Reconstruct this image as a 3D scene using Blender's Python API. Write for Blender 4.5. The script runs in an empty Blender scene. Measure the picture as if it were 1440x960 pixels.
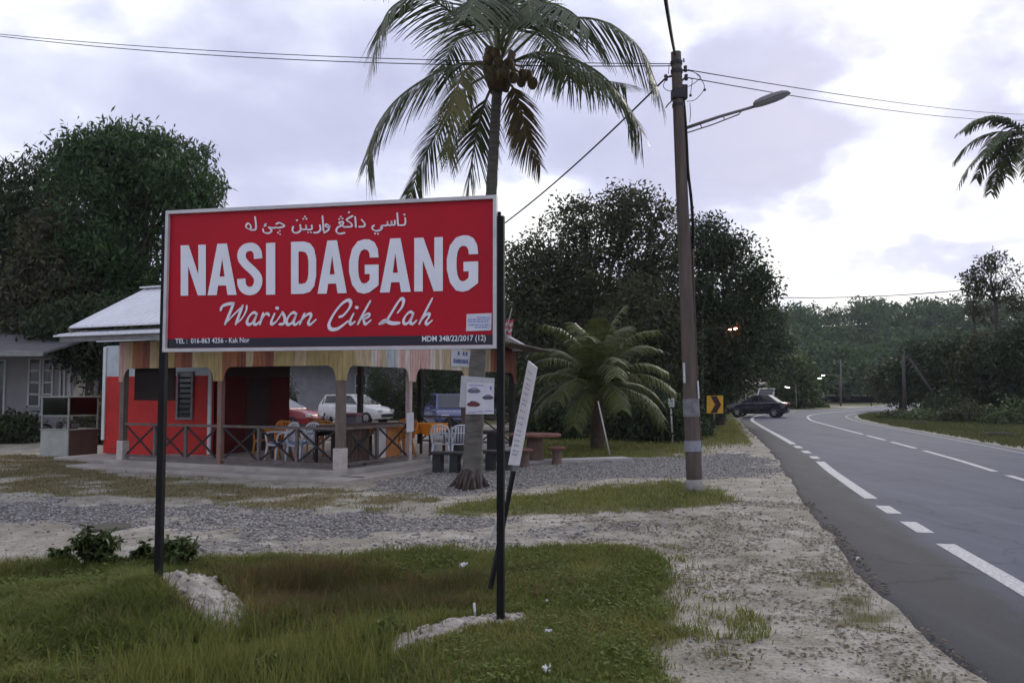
import bpy, bmesh, math, random
import numpy as np
from mathutils import Vector, Matrix

random.seed(7)
RNG = np.random.default_rng(11)
scene = bpy.context.scene
COL = scene.collection
R = math.radians

# ------------------------------------------------------------------ camera
F_PX, W_PX, H_PX = 1200.0, 1440.0, 960.0       # focal length in photo pixels
CAM_H = 1.65
PITCH = math.atan(70.0 / F_PX)                 # horizon at photo row 550
cam_d = bpy.data.cameras.new('camera')
cam_d.sensor_width = 36.0
cam_d.lens = F_PX / W_PX * 36.0
cam_d.clip_start = 0.05
cam_d.clip_end = 5000.0
cam = bpy.data.objects.new('camera', cam_d)
COL.objects.link(cam)
cam.location = (0, 0, CAM_H)
cam.rotation_euler = (math.pi / 2 + PITCH, 0, 0)
scene.camera = cam

# ------------------------------------------------------------------ view
scene.view_settings.view_transform = 'Standard'
scene.view_settings.look = 'None'
scene.view_settings.gamma = 1.0
scene.view_settings.use_curve_mapping = False
scene.view_settings.exposure = 0.40
scene.cycles.max_bounces = 5
scene.cycles.diffuse_bounces = 3
scene.cycles.glossy_bounces = 2
scene.cycles.volume_bounces = 0
scene.cycles.transparent_max_bounces = 8
scene.cycles.use_denoising = True
scene.cycles.use_adaptive_sampling = True
scene.cycles.adaptive_threshold = 0.03

# ------------------------------------------------------------------ sky: broken overcast late in the day
SUN_AZ, SUN_EL = R(24), R(24)
world = bpy.data.worlds.new('World')
scene.world = world
world.use_nodes = True
world.cycles.sampling_method = 'NONE'      # an even overcast needs no light-map sampling


def build_sky():
    nt = world.node_tree
    nt.nodes.clear()
    N = nt.nodes.new
    lk = nt.links.new
    out = N('ShaderNodeOutputWorld')
    sky = N('ShaderNodeTexSky')
    sky.sky_type = 'NISHITA'
    sky.sun_disc = False
    sky.sun_elevation = SUN_EL
    sky.sun_rotation = SUN_AZ
    bg1 = N('ShaderNodeBackground')
    bg1.inputs['Strength'].default_value = 0.14
    lk(sky.outputs['Color'], bg1.inputs['Color'])
    tc = N('ShaderNodeTexCoord')

    def math_n(op, a, b=None, c=None):
        n = N('ShaderNodeMath')
        n.operation = op
        for i, v in enumerate((a, b, c)):
            if v is None:
                continue
            if isinstance(v, (int, float)):
                n.inputs[i].default_value = v
            else:
                lk(v, n.inputs[i])
        return n.outputs[0]

    def noise(vec, scale, det, rough, dist=0.0):
        n = N('ShaderNodeTexNoise')
        n.inputs['Scale'].default_value = scale
        n.inputs['Detail'].default_value = det
        n.inputs['Roughness'].default_value = rough
        n.inputs['Distortion'].default_value = dist
        lk(vec, n.inputs['Vector'])
        return n

    gen = tc.outputs['Generated']
    # clouds are wider than tall: squash the direction before sampling
    mp = N('ShaderNodeMapping')
    mp.inputs['Scale'].default_value = (1.0, 1.0, 1.9)
    mp.inputs['Location'].default_value = (3.1, 1.7, 0.4)
    lk(gen, mp.inputs['Vector'])
    n1 = noise(mp.outputs[0], 3.6, 5, 0.5, 0.25)
    n2 = noise(mp.outputs[0], 12.0, 4, 0.52, 0.2)
    sep = N('ShaderNodeSeparateXYZ')
    lk(gen, sep.inputs[0])
    wc = N('ShaderNodeSeparateXYZ')
    lk(n2.outputs['Color'], wc.inputs[0])
    az = math_n('ARCTAN2', sep.outputs['X'], sep.outputs['Y'])
    az = math_n('MULTIPLY_ADD', math_n('SUBTRACT', wc.outputs['X'], 0.5), 0.22, az)
    el = math_n('MULTIPLY_ADD', math_n('SUBTRACT', wc.outputs['Y'], 0.5), 0.16, sep.outputs['Z'])
    t = math_n('MULTIPLY_ADD', n1.outputs['Fac'], 1.45, -0.16)
    t = math_n('MULTIPLY_ADD', n2.outputs['Fac'], 0.34, math_n('SUBTRACT', t, 0.17))
    # cloud masses: photo column, row, radii in photo pixels, weight (+ bright, - grey)
    for (px, py, rx, ry, wgt) in (
            (1330, 330, 210, 130, .50), (760, 300, 150, 60, .50), (1190, 400, 170, 60, .45),
            (1330, 70, 170, 90, .42), (985, 30, 70, 90, .35), (60, 40, 130, 70, .28),
            (880, 190, 60, 40, .22), (1120, 90, 120, 80, -.30),
            (1050, 215, 150, 100, -.62), (830, 235, 130, 45, -.30), (300, 130, 300, 60, -.28),
            (400, 240, 140, 45, -.20), (1405, 195, 80, 100, -.7), (980, 160, 130, 60, -.22),
            (1270, 385, 110, 28, -.75), (60, 150, 120, 60, -.05)):
        a0 = math.atan((px - 720) / F_PX)
        e0 = math.sin(math.atan((550 - py) / F_PX))
        dx = math_n('DIVIDE', math_n('SUBTRACT', az, a0), rx / F_PX)
        dy = math_n('DIVIDE', math_n('SUBTRACT', el, e0), ry / F_PX)
        d2 = math_n('ADD', math_n('MULTIPLY', dx, dx), math_n('MULTIPLY', dy, dy))
        g = math_n('POWER', 2.718, math_n('MULTIPLY', d2, -0.75))
        t = math_n('MULTIPLY_ADD', g, wgt, t)
    ramp = N('ShaderNodeValToRGB')
    cr = ramp.color_ramp
    cr.elements[0].position = 0.12
    cr.elements[0].color = (0.42, 0.435, 0.60, 1)
    cr.elements[1].position = 1.0
    cr.elements[1].color = (0.93, 0.93, 0.93, 1)
    for p, c in ((0.42, (0.50, 0.515, 0.685, 1)), (0.60, (0.615, 0.64, 0.785, 1)), (0.74, (0.75, 0.77, 0.85, 1))):
        e = cr.elements.new(p)
        e.color = c
    lk(t, ramp.inputs[0])
    bg2 = N('ShaderNodeBackground')
    bg2.inputs['Strength'].default_value = 1.0
    lk(ramp.outputs[0], bg2.inputs['Color'])
    # thin the cover a little so that the blue shows through in places
    cov = N('ShaderNodeMapRange')
    cov.inputs['From Min'].default_value = 0.05
    cov.inputs['From Max'].default_value = 0.30
    cov.inputs['To Min'].default_value = 0.95
    cov.inputs['To Max'].default_value = 0.97
    lk(t, cov.inputs['Value'])
    mix = N('ShaderNodeMixShader')
    lk(cov.outputs[0], mix.inputs[0])
    lk(bg1.outputs[0], mix.inputs[1])
    lk(bg2.outputs[0], mix.inputs[2])
    lk(mix.outputs[0], out.inputs['Surface'])


build_sky()

sun_d = bpy.data.lights.new('sun', 'SUN')
sun_d.energy = 1.3
sun_d.angle = R(20)
sun_d.color = (1.0, 0.93, 0.82)
sun = bpy.data.objects.new('sun', sun_d)
COL.objects.link(sun)
sdir = Vector((math.sin(SUN_AZ) * math.cos(SUN_EL), math.cos(SUN_AZ) * math.cos(SUN_EL), math.sin(SUN_EL)))
sun.rotation_euler = sdir.to_track_quat('Z', 'Y').to_euler()
sun.location = (0, 0, 30)

# ------------------------------------------------------------------ helpers


def ray(px, py):
    x, z = (px - W_PX / 2) / F_PX, -(py - H_PX / 2) / F_PX
    c, s = math.cos(PITCH), math.sin(PITCH)
    return Vector((x, c - z * s, s + z * c))


def P(px, py, Y):
    """World point on the photo ray through (px, py) at depth Y."""
    d = ray(px, py)
    k = Y / d.y
    return Vector((d.x * k, Y, CAM_H + d.z * k))


def G(px, py, z=0.0):
    """World point where that ray meets the level z."""
    d = ray(px, py)
    k = (z - CAM_H) / d.z
    return Vector((d.x * k, d.y * k, z))


def new_mat(name):
    m = bpy.data.materials.new(name)
    m.use_nodes = True
    return m, m.node_tree, m.node_tree.nodes['Principled BSDF']


def lin(c, k=1.0):
    return (min(c[0] * k, 1), min(c[1] * k, 1), min(c[2] * k, 1), 1)


MATS = {}


def mat(name, col, rough=0.75, var=0.18, scale=6.0, bump=0.0, metal=0.0, col2=None, det=5, spec=0.35, stretch=None, bscale=None):
    """Procedural paint: noise-varied colour, noise-varied gloss, optional relief."""
    if name in MATS:
        return MATS[name]
    m, nt, b = new_mat(name)
    N, lk = nt.nodes.new, nt.links.new
    tc = N('ShaderNodeTexCoord')
    vec = tc.outputs['Object']
    if stretch:
        mp = N('ShaderNodeMapping')
        mp.inputs['Scale'].default_value = stretch
        lk(vec, mp.inputs['Vector'])
        vec = mp.outputs[0]
    n = N('ShaderNodeTexNoise')
    n.inputs['Scale'].default_value = scale
    n.inputs['Detail'].default_value = det
    n.inputs['Roughness'].default_value = 0.62
    lk(vec, n.inputs['Vector'])
    r = N('ShaderNodeValToRGB')
    r.color_ramp.elements[0].position = 0.3
    r.color_ramp.elements[1].position = 0.7
    r.color_ramp.elements[0].color = lin(col, 1 - var) if col2 is None else lin(col2)
    r.color_ramp.elements[1].color = lin(col, 1 + var) if col2 is None else lin(col)
    lk(n.outputs['Fac'], r.inputs[0])
    lk(r.outputs[0], b.inputs['Base Color'])
    mr = N('ShaderNodeMapRange')
    mr.inputs['To Min'].default_value = max(rough - 0.12, 0.02)
    mr.inputs['To Max'].default_value = min(rough + 0.12, 1)
    lk(n.outputs['Fac'], mr.inputs['Value'])
    lk(mr.outputs[0], b.inputs['Roughness'])
    b.inputs['Metallic'].default_value = metal
    b.inputs['Specular IOR Level'].default_value = spec
    if bump:
        n2 = N('ShaderNodeTexNoise')
        n2.inputs['Scale'].default_value = bscale or scale * 5
        n2.inputs['Detail'].default_value = 6
        lk(vec, n2.inputs['Vector'])
        bp = N('ShaderNodeBump')
        bp.inputs['Strength'].default_value = bump
        bp.inputs['Distance'].default_value = 0.02
        lk(n2.outputs['Fac'], bp.inputs['Height'])
        lk(bp.outputs[0], b.inputs['Normal'])
    MATS[name] = m
    return m


def leaf_mat(name, c1, c2, rough=0.55, transl=0.3):
    """Leaf or blade: two natural colours mixed by the 'tint' attribute, a little light passes through."""
    if name in MATS:
        return MATS[name]
    m, nt, b = new_mat(name)
    N, lk = nt.nodes.new, nt.links.new
    at = N('ShaderNodeAttribute')
    at.attribute_name = 'tint'
    mx = N('ShaderNodeMix')
    mx.data_type = 'RGBA'
    mx.inputs['A'].default_value = lin(c1)
    mx.inputs['B'].default_value = lin(c2)
    lk(at.outputs['Fac'], mx.inputs['Factor'])
    lk(mx.outputs['Result'], b.inputs['Base Color'])
    b.inputs['Roughness'].default_value = rough
    b.inputs['Specular IOR Level'].default_value = 0.25
    tr = N('ShaderNodeBsdfTranslucent')
    lk(mx.outputs['Result'], tr.inputs['Color'])
    ms = N('ShaderNodeMixShader')
    ms.inputs[0].default_value = transl
    lk(b.outputs[0], ms.inputs[1])
    lk(tr.outputs[0], ms.inputs[2])
    lk(ms.outputs[0], nt.nodes['Material Output'].inputs['Surface'])
    MATS[name] = m
    return m


def glass_mat(name, col=(0.02, 0.025, 0.03), rough=0.06):
    if name in MATS:
        return MATS[name]
    m, nt, b = new_mat(name)
    b.inputs['Base Color'].default_value = lin(col)
    b.inputs['Roughness'].default_value = rough
    b.inputs['Specular IOR Level'].default_value = 0.6
    MATS[name] = m
    return m


def clear_glass(name, tint=(0.85, 0.9, 0.9)):
    if name in MATS:
        return MATS[name]
    m, nt, b = new_mat(name)
    N, lk = nt.nodes.new, nt.links.new
    tp = N('ShaderNodeBsdfTransparent')
    tp.inputs[0].default_value = lin(tint)
    gl = N('ShaderNodeBsdfGlossy')
    gl.inputs['Roughness'].default_value = 0.05
    fr = N('ShaderNodeFresnel')
    fr.inputs[0].default_value = 1.5
    ms = N('ShaderNodeMixShader')
    lk(fr.outputs[0], ms.inputs[0])
    lk(tp.outputs[0], ms.inputs[1])
    lk(gl.outputs[0], ms.inputs[2])
    lk(ms.outputs[0], nt.nodes['Material Output'].inputs['Surface'])
    MATS[name] = m
    return m


def emit_mat(name, col, strength):
    if name in MATS:
        return MATS[name]
    m, nt, b = new_mat(name)
    b.inputs['Base Color'].default_value = lin(col)
    b.inputs['Emission Color'].default_value = lin(col)
    b.inputs['Emission Strength'].default_value = strength
    MATS[name] = m
    return m


def tag(o, label=None, cat=None, group=None, kind=None):
    if label:
        o['label'] = label
    if cat:
        o['category'] = cat
    if group:
        o['group'] = group
    if kind:
        o['kind'] = kind
    return o


def thing(name, loc=(0, 0, 0), label=None, cat=None, group=None):
    o = bpy.data.objects.new(name, None)
    o.empty_display_size = 0.1
    COL.objects.link(o)
    o.location = loc
    return tag(o, label, cat, group)


def origin_of(parent):
    while parent is not None and parent.parent is not None:
        parent = parent.parent
    return Vector(parent.location) if parent is not None else Vector((0, 0, 0))


def link_mesh(name, me, m, parent=None, smooth=False):
    if m is not None:
        me.materials.append(m)
    if smooth:
        me.polygons.foreach_set('use_smooth', [True] * len(me.polygons))
    o = bpy.data.objects.new(name, me)
    COL.objects.link(o)
    if parent is not None:
        o.parent = parent
    return o


class MB:
    """Collects shapes; build() links them as ONE mesh object."""

    def __init__(self):
        self.v, self.f = [], []

    def add(self, vs, fs):
        n = len(self.v)
        self.v += [Vector(p) for p in vs]
        self.f += [tuple(i + n for i in f) for f in fs]
        return self

    def box(self, c, s, rz=0.0, rot=None):
        hx, hy, hz = s[0] / 2, s[1] / 2, s[2] / 2
        M = rot if rot is not None else Matrix.Rotation(rz, 3, 'Z')
        vs = [Vector(c) + M @ Vector((x, y, z)) for x in (-hx, hx) for y in (-hy, hy) for z in (-hz, hz)]
        return self.add(vs, [(0, 1, 3, 2), (4, 6, 7, 5), (0, 4, 5, 1), (2, 3, 7, 6), (0, 2, 6, 4), (1, 5, 7, 3)])

    def bar(self, a, b, w, h=None, up=(0, 0, 1)):
        """Rectangular bar from a to b."""
        a, b = Vector(a), Vector(b)
        h = h or w
        d = (b - a).normalized()
        u = Vector(up)
        if abs(d.dot(u)) > 0.98:
            u = Vector((0, 1, 0))
        s = d.cross(u).normalized()
        u = s.cross(d).normalized()
        vs = []
        for p in (a, b):
            for i, j in ((-1, -1), (1, -1), (1, 1), (-1, 1)):
                vs.append(p + s * (i * w / 2) + u * (j * h / 2))
        return self.add(vs, [(3, 2, 1, 0), (4, 5, 6, 7), (0, 1, 5, 4), (1, 2, 6, 5), (2, 3, 7, 6), (3, 0, 4, 7)])

    def tube(self, pts, r, n=8, cap=True, flat=1.0):
        pts = [Vector(p) for p in pts]
        if isinstance(r, (int, float)):
            r = [r] * len(pts)
        vs, fs = [], []
        prev = None
        for i, p in enumerate(pts):
            d = (pts[min(i + 1, len(pts) - 1)] - pts[max(i - 1, 0)])
            d = d.normalized() if d.length > 1e-9 else Vector((0, 0, 1))
            if prev is None:
                s = d.cross(Vector((0, 0, 1)) if abs(d.z) < 0.95 else Vector((0, 1, 0))).normalized()
            else:
                s = (prev - d * prev.dot(d))
                s = s.normalized() if s.length > 1e-6 else d.orthogonal().normalized()
            prev = s
            t = d.cross(s)
            for k in range(n):
                a = 2 * math.pi * k / n
                vs.append(p + (s * math.cos(a) + t * (math.sin(a) * flat)) * r[i])
        for i in range(len(pts) - 1):
            for k in range(n):
                k2 = (k + 1) % n
                fs.append((i * n + k, i * n + k2, (i + 1) * n + k2, (i + 1) * n + k))
        if cap:
            fs.append(tuple(range(n))[::-1])
            m = (len(pts) - 1) * n
            fs.append(tuple(m + k for k in range(n)))
        return self.add(vs, fs)

    def prism(self, poly, ax, ay, n, depth, o=(0, 0, 0)):
        """Polygon (2D list) placed at o with axes ax, ay, extruded along n."""
        o, ax, ay, n = Vector(o), Vector(ax), Vector(ay), Vector(n)
        k = len(poly)
        vs = [o + ax * x + ay * y for x, y in poly] + [o + ax * x + ay * y + n * depth for x, y in poly]
        fs = [tuple(range(k))[::-1], tuple(range(k, 2 * k))]
        fs += [(i, (i + 1) % k, (i + 1) % k + k, i + k) for i in range(k)]
        return self.add(vs, fs)

    def lathe(self, prof, c=(0, 0, 0), n=14):
        vs, fs = [], []
        for r_, z in prof:
            for k in range(n):
                a = 2 * math.pi * k / n
                vs.append(Vector(c) + Vector((r_ * math.cos(a), r_ * math.sin(a), z)))
        for i in range(len(prof) - 1):
            for k in range(n):
                k2 = (k + 1) % n
                fs.append((i * n + k, i * n + k2, (i + 1) * n + k2, (i + 1) * n + k))
        return self.add(vs, fs)

    def build(self, name, m, parent=None, smooth=False, bevel=0.0):
        o0 = origin_of(parent)
        me = bpy.data.meshes.new(name)
        me.from_pydata([p - o0 for p in self.v], [], self.f)
        me.update()
        o = link_mesh(name, me, m, parent, smooth)
        if bevel:
            bv = o.modifiers.new('bevel', 'BEVEL')
            bv.width = bevel
            bv.segments = 2
            bv.limit_method = 'ANGLE'
        return o


def fix_normals(o):
    bm = bmesh.new()
    bm.from_mesh(o.data)
    bmesh.ops.recalc_face_normals(bm, faces=bm.faces)
    bm.to_mesh(o.data)
    bm.free()
    return o


def np_mesh(name, V, Q, m, parent=None, tint=None, smooth=False):
    """Mesh from numpy arrays; Q is (n,3) or (n,4)."""
    o0 = np.array(origin_of(parent))
    me = bpy.data.meshes.new(name)
    k = Q.shape[1]
    me.vertices.add(len(V))
    me.vertices.foreach_set('co', (V - o0).astype(np.float32).ravel())
    me.loops.add(Q.size)
    me.loops.foreach_set('vertex_index', Q.astype(np.int32).ravel())
    me.polygons.add(len(Q))
    me.polygons.foreach_set('loop_start', np.arange(0, Q.size, k, dtype=np.int32))
    me.update(calc_edges=True)
    if tint is not None:
        a = me.attributes.new('tint', 'FLOAT', 'POINT')
        a.data.foreach_set('value', tint.astype(np.float32))
    return link_mesh(name, me, m, parent, smooth)


def copy_tree(o, parent=None):
    c = o.copy()
    COL.objects.link(c)
    c.parent = parent
    for ch in o.children:
        copy_tree(ch, c)
    return c


def spline(pts, n=8):
    """Catmull-Rom through the points."""
    pts = [Vector(p) for p in pts]
    q = [pts[0] * 2 - pts[1]] + pts + [pts[-1] * 2 - pts[-2]]
    out = []
    for i in range(1, len(q) - 2):
        for k in range(n):
            t = k / n
            a, b, c, d = q[i - 1], q[i], q[i + 1], q[i + 2]
            out.append(0.5 * ((2 * b) + (c - a) * t + (2 * a - 5 * b + 4 * c - d) * t * t + (3 * b - a - 3 * c + d) * t ** 3))
    out.append(pts[-1])
    return out


def vnoise(x, y, seed=0):
    """Cheap smooth value noise on numpy arrays, about 0..1."""
    def h(i, j):
        n = np.sin(i * 127.1 + j * 311.7 + seed * 74.7) * 43758.5453
        return n - np.floor(n)
    xi, yi = np.floor(x), np.floor(y)
    xf, yf = x - xi, y - yi
    u, v = xf * xf * (3 - 2 * xf), yf * yf * (3 - 2 * yf)
    return (h(xi, yi) * (1 - u) + h(xi + 1, yi) * u) * (1 - v) + (h(xi, yi + 1) * (1 - u) + h(xi + 1, yi + 1) * u) * v


def fbm(x, y, seed=0, o=4):
    s, a, t = 0, 0.5, 0
    for k in range(o):
        s = s + a * vnoise(x * 2 ** k, y * 2 ** k, seed + k * 13)
        t += a
        a *= 0.5
    return s / t
# ------------------------------------------------------------------ the road's line
ROAD_C = [(5.2, -8), (6.1, 0), (7.45, 7.07), (8.3, 11.2), (9.55, 16.5), (10.7, 21), (12.5, 29), (14.9, 40), (17.2, 49.5),
          (20.7, 59), (27, 69.5), (36, 82), (47, 99), (57, 121), (64, 150), (70, 190)]


def road_path():
    p = spline([(a, b, 0) for a, b in ROAD_C], 14)
    L = [0]
    for i in range(1, len(p)):
        L.append(L[-1] + (p[i] - p[i - 1]).length)
    return p, L


RP, RL = road_path()
RPA = np.array([[p.x, p.y] for p in RP])


def road_frame(i):
    d = (RP[min(i + 1, len(RP) - 1)] - RP[max(i - 1, 0)]).normalized()
    return RP[i], Vector((d.y, -d.x, 0))          # point, rightward


def left_edge(y):
    return -(3.2 + np.interp(y, [0, 5, 7, 10, 15, 27, 42, 60], [0.9, 1.08, 1.13, 0.98, 0.9, 0.8, 0.65, 0.5]))


def road_side(x, y):
    """Signed lateral offset from the road's centre line (+ right)."""
    x, y = np.asarray(x, float), np.asarray(y, float)
    d2 = (x[..., None] - RPA[:, 0]) ** 2 + (y[..., None] - RPA[:, 1]) ** 2
    k = np.clip(d2.argmin(-1), 1, len(RPA) - 2)
    t = RPA[k + 1] - RPA[k - 1]
    t = t / np.linalg.norm(t, axis=-1, keepdims=True)
    return (x - RPA[k, 0]) * t[..., 1] - (y - RPA[k, 1]) * t[..., 0]


def ground_z(x, y):
    x, y = np.asarray(x, float), np.asarray(y, float)
    z = -0.30 * np.exp(-((x + 1.35) / 0.85) ** 2 - ((y - 7.35) / 0.75) ** 2)
    z = z - 0.12 * np.exp(-((x + 1.9) / 1.2) ** 2 - ((y - 5.6) / 0.7) ** 2)
    z = z + 0.12 * np.exp(-((x + 2.95) / 0.8) ** 2 - ((y - 6.75) / 0.6) ** 2)
    near = np.exp(-np.maximum(y - 12, 0) / 8) * (x < 3.2)
    z = z + near * 0.05 * (fbm(x * 1.3, y * 1.3, 3) - 0.5) + near * 0.02 * (fbm(x * 5, y * 5, 8, 2) - 0.5)
    return z


def gz(x, y):
    return float(ground_z(np.array([x]), np.array([y]))[0])


def sdist(x, y, poly):
    """Signed distance to a polygon, + inside."""
    px, py = np.asarray(x, float), np.asarray(y, float)
    d = np.full(px.shape, 1e9)
    inside = np.zeros(px.shape, bool)
    n = len(poly)
    for i in range(n):
        ax, ay = poly[i]
        bx, by = poly[(i + 1) % n]
        ex, ey = bx - ax, by - ay
        t = np.clip(((px - ax) * ex + (py - ay) * ey) / (ex * ex + ey * ey + 1e-12), 0, 1)
        d = np.minimum(d, np.hypot(px - ax - ex * t, py - ay - ey * t))
        cond = ((ay > py) != (by > py)) & (px < (bx - ax) * (py - ay) / (by - ay + 1e-12) + ax)
        inside ^= cond
    return np.where(inside, d, -d)


def gpoly(pts):
    return [tuple(G(a, b).xy) for a, b in pts]


# what covers the ground, as outlines in the place itself (metres), read off the photograph
A_FRONT = gpoly([(-260, 806), (0, 800), (90, 794), (200, 797), (300, 792), (400, 784), (480, 779), (560, 774), (640, 772), (700, 777),
                 (780, 768), (850, 765), (915, 774), (945, 800), (952, 840), (940, 880), (935, 920), (962, 975), (1000, 1150), (-500, 1150)])
A_TONGUE = gpoly([(590, 719), (640, 706), (700, 697), (780, 690), (850, 681), (960, 674), (1010, 685), (1046, 700), (1030, 713), (930, 718), (800, 722), (660, 724)])
A_DRY = gpoly([(-400, 640), (0, 637), (120, 642), (180, 668), (470, 688), (560, 695), (640, 700), (600, 716), (500, 717), (380, 713), (250, 703), (120, 697), (0, 692), (-400, 688)])
A_BACK = gpoly([(760, 652), (860, 646), (960, 643), (1050, 612), (1044, 597), (1030, 590), (900, 590), (700, 600), (700, 640)])
A_STONE = gpoly([(500, 690), (560, 668), (640, 655), (780, 652), (900, 643), (1000, 640), (1060, 634), (1085, 650), (1085, 668), (1000, 672), (850, 674), (720, 690), (640, 697), (560, 694)])
A_TRACK = gpoly([(-300, 694), (0, 699), (150, 706), (300, 709), (420, 716), (520, 722), (640, 728), (700, 735), (640, 745), (500, 752), (380, 752), (250, 740), (100, 732), (-300, 730)])
A_TRACK2 = gpoly([(250, 770), (400, 762), (520, 758), (640, 755), (760, 742), (900, 728), (1000, 735), (900, 750), (740, 770), (560, 776), (400, 784), (280, 789)])
A_LOT = gpoly([(-300, 632), (0, 634), (130, 641), (260, 640), (560, 630), (700, 620), (760, 600), (400, 585), (-300, 590)])


def ss(a, b, x):
    t = np.clip((x - a) / (b - a), 0, 1)
    return t * t * (3 - 2 * t)


def cover(x, y):
    """grass, gravel, dry(sparse) weights 0..1."""
    n1 = fbm(x * 1.6, y * 1.6, 21) - 0.5
    n2 = fbm(x * 5.5, y * 5.5, 22) - 0.5
    w = n1 * 0.9 + n2 * 0.5
    grass = ss(-0.15, 0.30, sdist(x, y, A_FRONT) + w * 0.55)
    grass = np.maximum(grass, ss(-0.3, 0.5, sdist(x, y, A_TONGUE) + w * 1.0))
    dry = ss(-0.4, 0.5, sdist(x, y, A_DRY) + w * 1.2)
    grass = np.maximum(grass, dry * np.clip(0.72 + n1 * 2.2, 0, 0.9))
    grass = np.maximum(grass, 0.85 * ss(-0.5, 1.0, sdist(x, y, A_BACK) + w * 2))
    gravel = ss(-0.4, 0.5, sdist(x, y, A_STONE) + w * 1.4)
    gravel = np.maximum(gravel, 0.85 * ss(-0.6, 0.6, sdist(x, y, A_TRACK) + w * 2.6))
    gravel = np.maximum(gravel, 0.45 * ss(-0.5, 0.5, sdist(x, y, A_TRACK2) + w * 2.4))
    s = road_side(x, y)
    le = left_edge(y)
    # sparse grass along the tarmac
    verge = np.exp(-((s - (le - 0.35)) / 0.35) ** 2) * (y < 9) * np.clip(0.55 + n1 * 2.2 + n2, 0, 1)
    verge = np.maximum(verge, 0.75 * (np.clip(0.12 + n1 * 2.6 + n2 * 1.6, 0, 1)) * ss(0, 1.0, y - 4.0) * (1 - ss(7.5, 11, y)) * (s < le) * (x > 1.2))
    grass = np.maximum(grass, 0.62 * verge)
    # verge on the right of the road and everything further out
    grass = np.maximum(grass, ss(0.3, 1.2, s - 2.8 + w))
    far = ss(0, 6, y - 24) * (s < le - 0.4)
    lot = ss(-1, 1, sdist(x, y, A_LOT))
    grass = np.maximum(grass, far * 0.9 * (1 - lot))
    grass = np.maximum(grass, ss(0, 3, -x - 22))
    return grass, gravel * (1 - grass * 0.6), dry


def dens(a, b, step):
    n = max(int(round((b - a) / step)), 1)
    return list(np.linspace(a, b, n, endpoint=False))


def build_ground():
    xs = [-900, -500, -300, -180, -110, -70, -48] + dens(-36, -18, 0.9) + dens(-18, -9, 0.3) + dens(-9, -4.6, 0.14) + dens(-4.6, 4.2, 0.07) \
        + dens(4.2, 10, 0.25) + dens(10, 40, 1.0) + [40, 55, 80, 120, 180, 300, 500, 900]
    ys = [-60, -20, -6, 0, 2] + dens(3.4, 9.5, 0.07) + dens(9.5, 15, 0.12) + dens(15, 24, 0.2) + dens(24, 60, 0.7) + [60, 70, 85, 105, 130, 170, 230, 320, 450, 700, 1200, 2000]
    X, Y = np.meshgrid(np.array(xs), np.array(ys))
    x, y = X.ravel(), Y.ravel()
    z = ground_z(x, y)
    V = np.stack([x, y, z], 1)
    nx, ny = len(xs), len(ys)
    i, j = np.meshgrid(np.arange(nx - 1), np.arange(ny - 1))
    a = (j * nx + i).ravel()
    Q = np.stack([a, a + 1, a + nx + 1, a + nx], 1)
    g, s, d = cover(x, y)
    o = np_mesh('ground', V, Q, ground_material(), smooth=True)
    at = o.data.color_attributes.new('cover', 'FLOAT_COLOR', 'POINT')
    c = np.stack([g, s, d, np.ones_like(g)], 1).astype(np.float32)
    at.data.foreach_set('color', c.ravel())
    return tag(o, kind='structure')


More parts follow.
